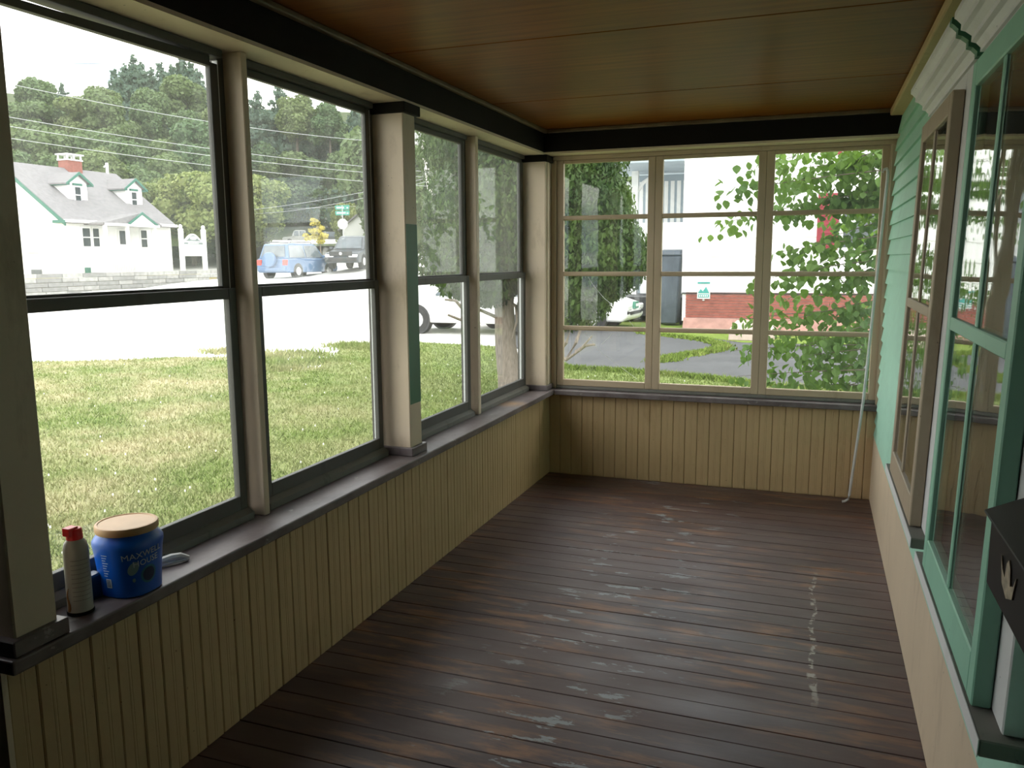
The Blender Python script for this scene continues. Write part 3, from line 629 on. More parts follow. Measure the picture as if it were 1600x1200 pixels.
for k in range(9):
    az = R(28.6+1.2*k); tree('leafy', (-123*math.sin(az), 123*math.cos(az), 4.2), random.uniform(.95, 1.2), WL, WG, 'woodland_tree')
ORD = ['first', 'second', 'third', 'fourth', 'fifth', 'sixth', 'seventh', 'eighth', 'ninth', 'tenth', 'eleventh', 'twelfth', 'thirteenth', 'fourteenth', 'fifteenth', 'sixteenth', 'seventeenth', 'eighteenth']
for k, (u, v, d) in enumerate(((168, 150, 134), (186, 118, 138), (202, 110, 133), (215, 97, 136), (227, 108, 133), (243, 116, 137), (258, 108, 133), (274, 112, 136), (290, 95, 134), (302, 108, 137), (314, 118, 131), (340, 130, 134), (372, 140, 130), (405, 150, 128), (440, 138, 126), (480, 150, 124), (520, 165, 124), (556, 160, 120))):
    zt_ = CAM_H+(411-v)*d/F_PX; p = at(u, 200, d); s_ = random.uniform(1.2, 1.4); tree('pine', (p.x, p.y, zt_-16.6*s_), s_, 'tall hazy pine above the woods, %s from the left of the pine group' % ORD[k], 'tall pines on the hillside', 'pine_tree')
p = at(102, 205, 146); tree('pine', (p.x, p.y, CAM_H+(411-137)*146/F_PX-13.3), .8, 'lone pointed pine rising left of the pine group above the white house', None, 'pine_tree')
p = at(44, 205, 150); tree('pine', (p.x, p.y, CAM_H+(411-143)*150/F_PX-12.4), .75, 'leftmost small pine tip on the skyline above the woods', None, 'pine_tree')
for k, (u, v, d, s) in enumerate(((240, 396, 70, .6), (266, 398, 66, .72), (303, 400, 64, .80), (345, 398, 62, .80), (385, 398, 64, .78), (416, 396, 66, .74))):
    p = at(u, v, d); tree('olive', (p.x, p.y, p.z-.6), s, 'rounded yellowish green tree, %s from the white house toward the crossroads' % ORD[k], 'yellowish trees between house and crossroads', 'roadside_tree')
p = at(548, 398, 78); tree('olive', (p.x, p.y, p.z-.4), .62, 'pale green tree right behind the stop sign', None, 'roadside_tree')
for u, v, d, s, lab in ((610, 400, 62, 1.0, 'leafy tree behind the green-striped post, left of the utility pole'), (690, 400, 60, 1.0, 'leafy tree right of the utility pole behind the cedar'), (1000, 390, 62, .9, 'leafy tree seen between the neighbouring porch post and its screen'), (960, 395, 58, .8, 'leafy tree hidden behind the right side of the cedar'), (1040, 392, 66, .9, 'leafy tree behind the neighbouring porch')):
    p = at(u, v, d); tree('leafy', (p.x, p.y, p.z-.8), s, lab, None, 'background_tree')
# yellow sapling at the crossroads
yt = empty('sapling', at(500, 398, 57)); B = [(-.7, 0, 1.5, .45, .28), (-.1, .1, 1.9, .5, .3), (.3, 0, 1.25, .42, .32), (-.35, .1, 2.5, .38, .3), (.05, 0, .8, .42, .3), (-1.1, 0, 1.2, .3, .2), (.55, .1, 1.7, .3, .25)]
B2 = [(x*.85+random.gauss(0, .22), y+random.gauss(0, .2), z*.85+.2+random.gauss(0, .16), .2, .13) for x, y, z, r, q in B for _ in range(4)]
link('crown', crown_mesh('crown', B2, 1500, .11, LF_YEL, 1, 0, .1), yt); MB().tube([(.1, 0, -.5), (.05, 0, .9), (-.2, 0, 2.2)], [.05, .04, .015], 6).build('trunk', BARK, yt)
tag(yt, 'small bright yellow leaved sapling in front of the pickup', 'tree')

# --- white cape house
HWHITE = simple('house_white', (.80, .80, .79), .7, .04); HROOF = simple('grey_shingles', (.20, .19, .20), .9, .14, 5); HGREEN = simple('house_green_trim', (.035, .14, .105), .6, .1); BRICK = simple('chimney_brick', (.26, .09, .07), .9, .3, 9); LATT = simple('grey_lattice', (.55, .56, .57), .8, .1)
HX, HYA, HYB, HB = -39.5, 35.2, 43.4, .85; RX, RZ, EZ = -43.9, 7.2, 3.98; BX = -48.3
hs = empty('white_house', ((HX+BX)/2, (HYA+HYB)/2, HB)); hc = Vector(hs.location)
def hb(x0, x1, y0, y1, z0, z1): return MB().box(x0-hc.x, x1-hc.x, y0-hc.y, y1-hc.y, z0-hc.z, z1-hc.z)
def hp(poly, ax, a, b_): 
    off = {'y': (hc.x, hc.z, hc.y), 'x': (hc.y, hc.z, hc.x)}[ax]; return MB().prism([(p[0]-off[0], p[1]-off[1]) for p in poly], ax, a-off[2], b_-off[2])
hp([(HX, HB-.5), (HX, EZ), (RX, RZ-.12), (BX, EZ), (BX, HB-.5)], 'y', HYA, HYB).build('walls', HWHITE, hs)
sl = (RZ-EZ)/(HX-RX); 
for s, nm in ((1, 'front_roof'), (-1, 'rear_roof')):
    ex = RX+s*(HX-RX+.35); ez = EZ-.35*abs(sl); hp([(RX, RZ+.06), (ex, ez+.06), (ex, ez-.08), (RX, RZ-.08)], 'y', HYA-.18, HYB+.22).build(nm, HROOF, hs)
    hp([(RX, RZ+.02), (ex, ez+.02), (ex, ez-.22), (RX, RZ-.22)], 'y', HYA-.22, HYA-.12).build('rake_board', HGREEN, hs)
hb(HX+.30, HX+.42, HYA-.2, HYB+.2, EZ-.28, EZ-.12).build('gutter', HWHITE, hs); hb(HX-.5, HX+.4, HYA-.25, HYA-.1, EZ-.32, EZ-.16).build('eave_return', HGREEN, hs)
def hwin(x, y0, y1, z0, z1, plane='x', x0=None, x1=None, dark=True):
    if plane == 'x':
        q = hb(x, x+.06, y0-.09, y1+.09, z0-.09, z1+.09).build('window', HWHITE, hs); hb(x+.05, x+.075, y0, y1, z0, z1).build('glass', G_DARK if dark else LATT, q).parent = q
        hb(x+.06, x+.085, y0, y1, (z0+z1)/2-.03, (z0+z1)/2+.03).build('check_rail', HWHITE, q)
    else:
        q = hb(x0-.09, x1+.09, x-.06, x, z0-.09, z1+.09).build('window', HWHITE, hs); hb(x0, x1, x-.075, x-.05, z0, z1).build('glass', LATT, q); hb(x0-.12, x1+.12, x-.16, x, z0-.16, z0-.09).build('sill', HWHITE, q)
        hb(x0, x1, x-.085, x-.06, (z0+z1)/2-.03, (z0+z1)/2+.03).build('check_rail', HWHITE, q)
for a, b_ in ((36.42, 36.92), (37.15, 37.55), (40.8, 41.25), (41.8, 42.0)): hwin(HX, a, b_, 2.4, 3.42)
hwin(HYA, 0, 0, 2.22, 3.5, 'y', -42.35, -41.6)
hb(HX, HX+.08, 38.95, 39.7, 1.35, 3.45).build('door', HWHITE, hs); hb(HX+.07, HX+.1, 39.07, 39.58, 2.55, 3.35).build('door_glass', G_DARK, hs)
# entry porch
hp([(36.6+.0, 3.72), (39.37, 4.36), (41.0, 3.72), (41.0, 3.60), (36.6, 3.60)], 'x', HX-.0, HX+1.55).build('entry_roof', HROOF, hs)
hp([(38.3, 3.72), (39.37, 4.33), (40.5, 3.72)], 'x', HX+1.55, HX+1.6).build('entry_pediment', HWHITE, hs)
hp([(38.2, 3.70), (39.37, 4.42), (40.6, 3.70), (40.45, 3.66), (39.37, 4.28), (38.35, 3.66)], 'x', HX+1.6, HX+1.68).build('entry_rake', HGREEN, hs); hb(HX+1.5, HX+1.66, 36.6, 40.7, 3.55, 3.70).build('entry_beam', HWHITE, hs)
for yy in (36.7, 38.3, 40.45): hb(HX+1.38, HX+1.54, yy-.08, yy+.08, 1.1, 3.56).build('column', HWHITE, hs)
hb(HX, HX+1.6, 36.6, 40.7, .9, 1.45).build('entry_deck', HWHITE, hs)
for i in range(14): hb(HX+1.62, HX+1.64, 36.8+.13*i, 36.84+.13*i, .95, 1.4).build('lattice_slat', LATT, hs)
hb(HX+.02, HX+.25, 35.0+1.4, 37.9, .85, 1.19).build('cellar_hatch', HGREEN, hs); hb(-42.2, -41.4, HYA-.03, HYA, .75, 1.1).build('cellar_window', G_DARK, hs)
for yc in (37.75, 42.05):     # dormers
    dx = -41.0; q = hp([(yc-.68, 4.75), (yc-.68, 6.12), (yc, 6.60), (yc+.68, 6.12), (yc+.68, 4.75)], 'x', RX, dx).build('dormer', HWHITE, hs)
    for s in (-1, 1):
        hp([(yc, 6.72), (yc+s*.92, 6.06), (yc+s*.92, 5.97), (yc, 6.62)], 'x', RX-.3, dx+.2).build('dormer_roof', HROOF, q); hp([(yc, 6.73), (yc+s*.94, 6.06), (yc+s*.94, 5.92), (yc, 6.56)], 'x', dx+.2, dx+.26).build('dormer_rake', HGREEN, q)
        hb(RX+.6, dx+.2, *sorted((yc+s*.70, yc+s*.88)), 5.93, 6.06).build('dormer_fascia', HGREEN, q)
    hb(dx, dx+.05, yc-.30, yc+.22, 4.85, 5.98).build('dormer_frame', HWHITE, q); hb(dx+.04, dx+.07, yc-.22, yc+.14, 4.95, 5.85).build('glass', G_DARK, q); hb(dx+.06, dx+.09, yc-.22, yc+.14, 5.37, 5.43).build('check_rail', HWHITE, q); hb(dx+.02, dx+.1, yc-.36, yc+.28, 5.94, 6.06).build('head_trim', HGREEN, q)
ch = hb(RX-.45, RX+.35, 39.55, 40.6, 6.6, 7.75).build('chimney', BRICK, hs); hb(RX-.55, RX+.45, 39.45, 40.7, 8.05, 8.13).build('cap', HWHITE, ch); hb(RX-.5, RX+.4, 39.5, 40.65, 7.72, 7.80).build('collar', HWHITE, ch)
for yy in (39.55, 40.05, 40.55):
    for xx in (RX-.42, RX+.32): hb(xx-.04, xx+.04, yy-.04, yy+.04, 7.8, 8.06).build('cap_post', HWHITE, ch)
MB().tube([(RX-hc.x, 42.9-hc.y, 7.0-hc.z), (RX-hc.x, 42.9-hc.y, 7.9-hc.z)], .09, 8).build('vent_pipe', HWHITE, hs); MB().tube([(RX-hc.x, 42.65-hc.y, 7.6-hc.z), (RX-hc.x, 42.8-hc.y, 7.75-hc.z), (RX-hc.x, 42.9-hc.y, 7.5-hc.z)], .05, 6).build('antenna', HWHITE, hs)
tag(hs, 'white cape house with two dormers, brick chimney and green trim across the street', 'house')
yz = lambda y: .86+(y-30)*.022
struct(MB().hexa([(-62, 18, yz(18)-1.2), (-36.05, 18, yz(18)-1.2), (-36.05, 43.4, yz(43)-1.2), (-62, 50, yz(50)-1.2), (-62, 18, yz(18)), (-36.05, 18, yz(18)), (-36.05, 43.4, yz(43)-.5), (-62, 50, yz(50))]).build('front_yard', DRY), 'dry lawn in front of the white house')
# stone retaining wall: blocks
STONE = [simple('wall_stone_%s' % k, c, .9, .2, 5) for k, c in (('a', (.30, .29, .28)), ('b', (.34, .335, .32)), ('c', (.22, .215, .21)))]
rw = MB().box(-36.3, -36.06, 24, 44.0, -.9, .55).build('retaining_wall', STONE[2]); tag(rw, 'low pale retaining wall of long stone courses below the white house', 'retaining wall')
sm = [MB().box(-.05, .12, 0, L-.03, 0, .205).mesh('stone', STONE[k % 3]) for k, L in enumerate((1.0, 1.25, 1.5))]
for r in range(7):
    y = 24+.35*(r % 3)
    while y < 43.6:
        k = random.randrange(3); L = (1.0, 1.25, 1.5)[k]; zt = -.62+.225*r
        if zt+.2 < yz(y)+.12-(.25 if y > 41 else 0) and y+L < 44.0: link('stone', sm[k], rw, (-36.06+random.uniform(-.015, .015), y, zt))
        y += L
# white sign on posts
sg = empty('post_sign', (-36.6, 42.05, .95)); SCREST = simple('grey_crest', (.16, .19, .19), .6, .2, 8)
for yy in (-1.0, 1.0):
    q = MB().box(-.11, .11, yy-.11, yy+.11, 0, 2.45).build('post', HWHITE, sg); MB().lathe([(.16, 2.45), (.16, 2.52), (.09, 2.56), (.12, 2.66), (.09, 2.76), (.0, 2.80)], 10, (0, yy)).build('finial', HWHITE, q)
arch = [(-.89, 1.75)]+[(-.89+1.78*i/16, 1.83+.42*max(0, math.sin(math.pi*(i-1.5)/13)) if 1 < i < 15 else 1.83) for i in range(17)]+[(.89, 1.75)]
MB().box(-.05, .05, -.89, .89, .95, 1.75).build('panel', HWHITE, sg); MB().prism(arch, 'x', -.05, .05).build('arched_top', HWHITE, sg)
MB().prism([(y*.72, 1.80+(z-1.80)*.72+.03) for y, z in arch], 'x', .05, .06).build('crest', SCREST, sg); MB().prism([(.30*math.cos(t), 1.98+.10*math.sin(t)) for t in np.linspace(0, 6.28, 13)[:-1]], 'x', .06, .07).build('crest_oval', HWHITE, sg)
MB().box(.05, .06, -.84, .84, 1.60, 1.72).build('name_strip', SCREST, sg)
for i in range(7): MB().box(.06, .066, -.48+.14*i, -.40+.14*i, 1.63, 1.69).build('lettering', HWHITE, sg)
MB().box(-.06, .06, -.89, .89, .88, .96).build('lower_rail', HWHITE, sg)
tag(sg, 'white two-post sign with an arched crest beside the white house', 'sign')

# --- cars
TIRE = simple('tyre_rubber', (.03, .03, .032), .8, .2); RIM = simple('wheel_rim', (.5, .5, .5), .35, .1); LAMP = simple('lamp_lens', (.75, .76, .76), .2, .05); TAIL = simple('tail_lens', (.55, .06, .05), .25, .1); TRIM = simple('car_trim', (.03, .03, .033), .5, .2)
def car(loc, rz, L, W, H, body, label, style='suv', cat='car', name='parked_car'):
    o = empty(name, loc, (0, 0, rz)); o['label'] = label; o['category'] = cat; h = L/2; w2 = W/2; bz = H*.56
    if style == 'suv': low = [(-h, .34), (-h-.02, .62), (-h+.05, bz), (h-1.25, bz), (h-.18, bz-.17), (h, bz-.42), (h+.03, .40), (h-.1, .26), (-h+.1, .26)]; top = [(-h+.10, bz-.01), (-h+.30, H-.05), (-h+.8, H), (.25, H), (.55, H-.06), (h-1.15, bz-.01)]
    elif style == 'pickup': low = [(-h, .42), (-h, bz), (h-1.3, bz), (h-.1, bz-.1), (h, .5), (h-.1, .32), (-h+.1, .32)]; top = [(-.35, bz-.01), (-.30, H-.05), (-.1, H), (.95, H), (1.2, H-.07), (h-1.2, bz-.01)]
    else: low = [(-h, .36), (-h-.02, .66), (-h+.12, bz), (h-1.45, bz), (h-.55, bz-.08), (h-.12, bz-.22), (h, .52), (h+.02, .34), (h-.12, .22), (-h+.1, .24)]; top = [(-h+.55, bz-.01), (-h+1.25, H-.05), (-h+1.6, H), (.15, H), (.45, H-.05), (h-1.3, bz-.01)]
    MB().prism(low, 'y', -w2, w2).build('body', body, o, bevel=.09, seg=3)
    n = len(top); m2 = MB(); vs = []
    for s in (-1, 1):
        for x, z in top: vs.append((x, s*(w2-.06-.20*max(0, (z-bz)/(H-bz))), z))
    m2.add(vs, [tuple(range(n)), tuple(range(2*n-1, n-1, -1))]+[(i, n+i, n+(i+1) % n, (i+1) % n) for i in range(n)]); m2.build('cabin', body, o, bevel=.05, seg=2)
    x0, x1 = top[0][0], top[-1][0]
    for s in (-1, 1):     # side glass, in two lights
        yb_, yt_ = s*(w2-.045), s*(w2-.225); zb_, zt_ = bz+.05, H-.11
        xa, xb, xc, xd = top[0][0]+.16, top[1][0]+.12, top[-2][0]+.10, top[-1][0]-.28; xm = (xb+xc)/2
        for p in ([(xa, yb_, zb_), (xm-.06, yb_, zb_), (xm-.06, yt_, zt_), (xb, yt_, zt_)], [(xm+.04, yb_, zb_), (xd, yb_, zb_), (xc-.12, yt_, zt_), (xm+.04, yt_, zt_)]):
            MB().hexa([(a, b_-s*.02, c) for a, b_, c in p]+p).build('side_window', G_CAR, o)
        for xw in (h-.92, -h+.88):
            ar = MB().cyl((xw, s*(w2-.10), .34), 'y', .40, .22, 20).build('wheel_arch', TRIM, o); wl_ = MB().cyl((xw, s*(w2-.095), .335), 'y', .335, .23, 20).build('wheel', TIRE, o); MB().cyl((xw, s*(w2+.012), .335), 'y', .21, .03, 14).build('rim', RIM, wl_)
        MB().box(h-.30, h+.025, *sorted((s*(w2-.52), s*(w2-.06))), bz-.40, bz-.25).build('headlight', LAMP, o, bevel=.03)
        MB().box(-h-.03, -h+.12, *sorted((s*(w2-.30), s*(w2-.02))), bz-.34, bz-.06).build('taillight', TAIL, o, bevel=.02); MB().box(x1-.35, x1-.15, *sorted((s*w2, s*(w2+.18))), bz+.02, bz+.16).build('mirror', body, o, bevel=.02)
    (xa, za), (xb, zb2) = top[-1], top[-2]; f_ = lambda t: (xa+(xb-xa)*t+.03, za+(zb2-za)*t+.02)
    p0_, p1_ = f_(.1), f_(.9); MB().hexa([(p0_[0], -w2+.22, p0_[1]), (p0_[0], w2-.22, p0_[1]), (p0_[0]-.03, w2-.22, p0_[1]), (p0_[0]-.03, -w2+.22, p0_[1]), (p1_[0], -w2+.32, p1_[1]), (p1_[0], w2-.32, p1_[1]), (p1_[0]-.03, w2-.32, p1_[1]), (p1_[0]-.03, -w2+.32, p1_[1])]).build('windscreen', G_CAR, o)
    (xa, za), (xb, zb2) = top[0], top[1]; p0_, p1_ = (xa+(xb-xa)*.12-.03, za+(zb2-za)*.12+.02), (xa+(xb-xa)*.9-.03, za+(zb2-za)*.9)
    MB().hexa([(p0_[0], -w2+.22, p0_[1]), (p0_[0]+.03, -w2+.22, p0_[1]), (p0_[0]+.03, w2-.22, p0_[1]), (p0_[0], w2-.22, p0_[1]), (p1_[0], -w2+.32, p1_[1]), (p1_[0]+.03, -w2+.32, p1_[1]), (p1_[0]+.03, w2-.32, p1_[1]), (p1_[0], w2-.32, p1_[1])]).build('rear_window', G_CAR, o)
    return o, h, w2, bz
CBLUE = simple('blue_car_paint', (.085, .15, .27), .3, .06, 3); CDARK = simple('charcoal_car_paint', (.065, .072, .085), .3, .1, 3); CWHITE = simple('white_car_paint', (.80, .80, .80), .3, .03, 3); CSILV = simple('silver_car_paint', (.36, .36, .35), .35, .06, 3)
PL_ = at(468, 433, 43.5); c1, h, w2, bz = car((PL_.x, PL_.y, PL_.z), R(90), 4.6, 1.85, 1.74, CBLUE, 'blue sport utility vehicle with a covered spare wheel on its tailgate', 'suv')
q = MB().cyl((-h-.14, .05, .92), 'x', .37, .22, 24).build('spare_wheel_cover', CBLUE, c1, bevel=.05, seg=3); MB().box(-h-.06, -h+.3, -.86, .86, .34, .58).build('rear_bumper', CBLUE, c1, bevel=.05)
for s in (-1, 1): MB().tube([(-h+.6, s*.68, 1.75), (-h+.7, s*.68, 1.80), (.1, s*.68, 1.80), (.2, s*.68, 1.74)], .025, 6).build('roof_rail', TRIM, c1)
PL_ = at(556, 418, 45); c2, h, w2, bz = car((PL_.x, PL_.y, PL_.z), R(-78), 4.6, 1.85, 1.70, CDARK, 'charcoal crossover facing the blue vehicle at the crossroads', 'suv')
MB().box(h, h+.05, -.62, .62, .62, .86).build('grille', TRIM, c2, bevel=.02); MB().cyl((h+.055, 0, .74), 'x', .08, .02, 14).build('badge', RIM, c2); MB().box(h-.02, h+.06, -.85, .85, .34, .52).build('front_bumper', TRIM, c2, bevel=.03)
PL_ = at(475, 382, 112); c3, h, w2, bz = car((PL_.x, PL_.y, PL_.z), R(180+32), 5.5, 1.95, 1.9, CSILV, 'silver pickup truck parked up the hill behind the yellow sapling', 'pickup', 'pickup', 'pickup_truck')
PL_ = at(520, 381, 110); car((PL_.x, PL_.y, PL_.z), R(32), 4.4, 1.8, 1.6, CDARK, 'dark car parked up the hill right of the yellow sapling', 'suv')
# two white cars in the neighbour's drive
c5, h, w2, bz = car((-6.85, 22.2, GZ), R(-3), 4.6, 1.8, 1.62, CWHITE, 'white car nose with a green number plate showing under the cedar', 'sedan')
PLATE = simple('green_plate', (.03, .17, .11), .5, .1); q = MB().box(h-.02, h+.06, -.17, .17, .55, .73).build('number_plate', PLATE, c5)
for i in range(5): MB().box(h+.06, h+.065, -.13+.055*i, -.095+.055*i, .60, .68).build('plate_character', HWHITE, q)
MB().box(h-.05, h+.04, -.55, .55, .40, .48).build('lower_grille', TRIM, c5)
for s in (-1, 1): MB().box(h-.06, h+.03, s*.72-.1, s*.72+.1, .42, .50).build('fog_lamp', TRIM, c5, bevel=.02)
car((-8.22, 20.25, GZ), R(180), 4.9, 1.85, 1.62, CWHITE, 'white car parked broadside behind the cedar trunk', 'suv')

# --- stop sign with street names
p = at(537, 385, 56); ss = empty('stop_sign', (p.x, p.y, p.z)); ss.rotation_euler = (0, 0, R(18)); GALV = simple('galvanised', (.36, .36, .36), .5, .08); SGREEN = simple('sign_green', (.03, .22, .17), .5, .1)
MB().tube([(0, 0, -1.2), (0, 0, 2.75)], .035, 6).build('post', GALV, ss); MB().prism([(.38*math.cos(R(22.5+45*i)), 1.50+.38*math.sin(R(22.5+45*i))) for i in range(8)], 'y', -.05, -.03).build('sign_back', GALV, ss)
for z, tilt, nm in ((2.08, .0, 6), (2.44, .05, 5)):
    q = MB().hexa([(-.46, -.02, z), (.46, -.02, z), (.46, .01, z), (-.46, .01, z), (-.50, -.02, z+.28), (.50, -.02, z+.32), (.50, .01, z+.32), (-.50, .01, z+.28)]).build('street_name_blade', SGREEN, ss)
    for i in range(nm): MB().box(-.38+.105*i, -.31+.105*i, -.03, -.02, z+.09+random.uniform(0, .02), z+.20).build('lettering', HWHITE, q)
    MB().box(.30, .40, -.03, -.02, z+.10, z+.17).build('lettering', HWHITE, q)
tag(ss, 'back of an octagonal stop sign under two green street name blades', 'road sign')
# --- far white cottage behind the crossover
p = at(590, 402, 74); ct_ = empty('cottage', (p.x, p.y, p.z), (0, 0, R(30)))
MB().prism([(-3, -1), (-3, 2.6), (0, 5.0), (3, 2.6), (3, -1)], 'y', -.2, 6).build('walls', HWHITE, ct_)
for s in (-1, 1): MB().prism([(0, 5.2), (s*3.4, 2.45), (s*3.4, 2.3), (0, 5.0)], 'y', -.5, 6.2).build('roof', HROOF, ct_)
MB().box(-.5, .5, -.26, -.18, .6, 2.0).build('window', G_DARK, ct_); tag(ct_, 'small white gabled cottage behind the crossover and beige post', 'house')
# --- utility pole and wires
POLE = simple('pale_pole', (.50, .48, .44), .8, .15); b0 = at(690, 420, 45); t0 = at(655.5, 188, 45); up_ = empty('utility_pole', (b0.x, b0.y, b0.z-.6)); c = Vector(up_.location)
MB().tube([Vector((0, 0, -.5)), b0-c, t0-c+(t0-b0)*.04], [.18, .17, .12], 10).build('pole', POLE, up_); q = at(652, 217, 44.7)-c; MB().cyl(q, 'z', .19, .62, 14).build('transformer', GALV, up_, bevel=.03)
a1 = at(668, 234, 45)-c; a2 = at(690, 226, 45)-c; MB().tube([a1, (a1+a2)/2+Vector((0, 0, .05)), a2], .04, 6).build('lamp_arm', GALV, up_); MB().tube([a2, a2+(a2-a1)*.25], [.08, .05], 8).build('street_lamp', GALV, up_)
tag(up_, 'pale leaning utility pole with transformer and street lamp arm', 'utility pole')
WIRE = simple('wire_grey', (.36, .37, .38), .5, .05); WIRED = simple('wire_dark', (.10, .10, .11), .6, .05)
WR = [((-30, 50, 34), (335, 97, 40), .2, WIRED, 'thin dark wire highest against the sky'), ((-30, 80, 36), (340, 94, 44), .25, WIRED, 'thin dark wire just below the highest one'), ((-30, 99, 36), (340, 93, 44), .2, WIRED, 'thin dark wire third from the top in the sky'),
      ((-30, 121, 34), (664, 226, 45), .9, WIRE, 'pale wire crossing from the sky down over the pines'), ((-30, 175, 33), (665, 268, 45), .55, WIRE, 'upper of the three pale cables over the white house'), ((-30, 190, 33), (667, 277, 45), .5, WIRE, 'middle of the three pale cables over the white house'),
      ((-30, 209, 33), (668, 291, 45), .45, WIRE, 'lower of the three pale cables over the white house'), ((380, 329, 60), (668, 278, 45), .4, WIRE, 'pale cable rising to the pole above the yellow sapling'), ((395, 334, 62), (668, 283, 45), .7, WIRE, 'second cable rising to the pole above the crossroads'), ((300, 330, 62), (560, 322, 70), .1, WIRE, 'faint low wire in front of the yellowish trees')]
for A, Bq, sag, mat_, lab in WR:
    pa, pb = at(*A), at(*Bq); pts = [pa.lerp(pb, t/14)-Vector((0, 0, sag*4*(t/14)*(1-t/14)*.5)) for t in range(15)]
    r_ = .010 if mat_ is WIRED else .012; tag(MB().tube(pts, r_, 5).build('power_line', mat_), lab, 'wire')

# --- neighbouring house beyond the end window
NX, NY = -3.36, 22.5; SID = simple('neighbour_siding', (.80, .80, .79), .7, .03, 3); REDB = simple('red_foundation_board', (.26, .08, .062), .85, .25, 6); SHUT = simple('red_shutter', (.24, .022, .035), .6, .1); PINKC = simple('pink_footing', (.34, .19, .16), .9, .2, 6); PALEB = simple('pale_blue_siding', (.34, .40, .45), .7, .04)
nh = empty('neighbour_house', (NX, NY, GZ))
MB().box(0, 12, .02, 9, .2, 7.2).build('walls', SID, nh); MB().box(.12, 12, .03, 9, -.2, .98).build('foundation', REDB, nh)
MB().prism([(-.4, 7.0), (6, 10.5), (12.4, 7.0), (12.4, 7.2), (6, 10.75), (-.4, 7.2)], 'y', -.4, 9.4).build('roof', HROOF, nh)
sd = MB(); sd.hexa([(-.02, -.015, 0), (12, -.015, 0), (12, .02, 0), (-.02, .02, 0), (-.02, .008, .50), (12, .008, .50), (12, .02, .50), (-.02, .02, .50)]); sdm = sd.mesh('siding_course', SID)
for i in range(13): link('siding_course', sdm, nh, (0, 0, .95+.48*i))
for i in range(9):
    z0 = .30+.076*i; MB().box(.10, 8, -.012-random.uniform(0, .012), .03, z0, z0+.066).build('brick_course', REDB, nh)
MB().prism([(-.30, -.05), (.03, -.05), (.03, .29), (-.06, .29)], 'x', .06, 8).build('footing', PINKC, nh); MB().box(-.01, 8, -.03, .02, .93, .965).build('drip_strip', TRIM, nh)
def nwin(x0, x1, z0, z1):
    q = MB().box(x0-.1, x1+.1, -.06, 0, z0-.1, z1+.1).build('window', HWHITE, nh); MB().box(x0, x1, -.075, -.05, z0, z1).build('glass', G_DARK, q); MB().box(x0, x1, -.09, -.06, (z0+z1)/2-.03, (z0+z1)/2+.03).build('check_rail', HWHITE, q)
    for a, b_ in ((x0-.62, x0-.12), (x1+.12, x1+.62)):
        s_ = MB().box(a, b_, -.055, -.01, z0-.06, z1+.06).build('shutter', SHUT, nh); nsl = 12
        for i in range(nsl): zz = z0+(z1-z0)*(i+.3)/nsl; MB().box(a+.07, b_-.07, -.075, -.055, zz, zz+(z1-z0)/nsl*.5).build('louvre', SHUT, s_)
nwin(3.95, 4.75, 2.12, 3.40); nwin(3.95, 4.75, 4.45, 5.75)
# its street side porch
MB().box(-3.2, 0, 1.2, 5.0, 4.55, 4.75).build('porch_roof', PALEB, nh); MB().box(-2.2, 0, 4.4, 4.5, -.2, 4.5).build('porch_wall', PALEB, nh)
for i in range(10): MB().box(-2.1+.2*i, -1.98+.2*i, 4.385, 4.40, 1.0, 4.3).build('porch_board', HWHITE, nh)
for xx, yy in ((-2.05, 3.5), (-2.9, 1.6)):
    q = MB().box(xx-.10, xx+.10, yy-.10, yy+.10, -.2, 4.55).build('porch_post', HWHITE, nh)
    for s in (-1, 1): MB().tube([(xx, yy, 3.85), (xx+s*.25, yy, 4.2), (xx+s*.7, yy, 4.5)], .06, 6).build('bracket', HWHITE, q)
MB().box(-1.75, -.4, 3.0, 3.08, .8, 2.95).build('porch_screen', HWHITE, nh); MB().box(-1.8, 0, 1.45, 1.53, 2.38, 2.52).build('porch_rail', HWHITE, nh); MB().box(-2.9, -.2, 1.6, 5, .2, .75).build('porch_deck', TRIM, nh)
tag(nh, 'white neighbouring house with red brick foundation and red shutters beyond the end window', 'house')
BIN = simple('grey_bin', (.075, .092, .115), .5, .2, 4); bn = empty('wheeled_bin', (-3.83, 23.45, GZ))
MB().hexa([(-.22,-.28,.06),(.22,-.28,.06),(.22,.28,.06),(-.22,.28,.06),(-.31,-.36,1.95),(.31,-.36,1.95),(.31,.36,1.95),(-.31,.36,1.95)]).build('tub', BIN, bn, bevel=.03)
MB().hexa([(-.34,-.40,1.95),(.34,-.40,1.95),(.34,.40,1.95),(-.34,.40,1.95),(-.30,-.36,2.08),(.30,-.36,2.08),(.30,.36,2.12),(-.30,.36,2.12)]).build('lid', BIN, bn, bevel=.03)
for s in (-1, 1): MB().cyl((s*.27, .25, .14), 'x', .14, .06, 14).build('wheel', TIRE, bn)
tag(bn, 'tall dark grey bin at the corner of the neighbouring white house', 'bin')
SLAB = simple('pale_step_stone', (.44, .35, .31), .9, .12); o = MB().hexa([(-.38,-.5,0),(.62,-.5,0),(.62,.45,0),(-.38,.45,0),(-.36,-.46,.30),(.62,-.46,.30),(.62,.45,.42),(-.30,.45,.42)]).build('step_stone', SLAB, loc=(-1.45, 19.9, GZ-.01), bevel=.03); tag(o, 'pale stone step standing by the red foundation', 'step')
ASIGN = simple('sign_teal', (.05, .28, .26), .5, .2, 10); sgn = empty('wall_sign', (-2.79, 22.48, GZ)); MB().cyl((0, -.02, .77), 'y', .03, .03, 12).build('knob', GALV, sgn); q = MB().box(-.17, .17, -.03, -.01, .80, 1.26).build('board', LATT, sgn)
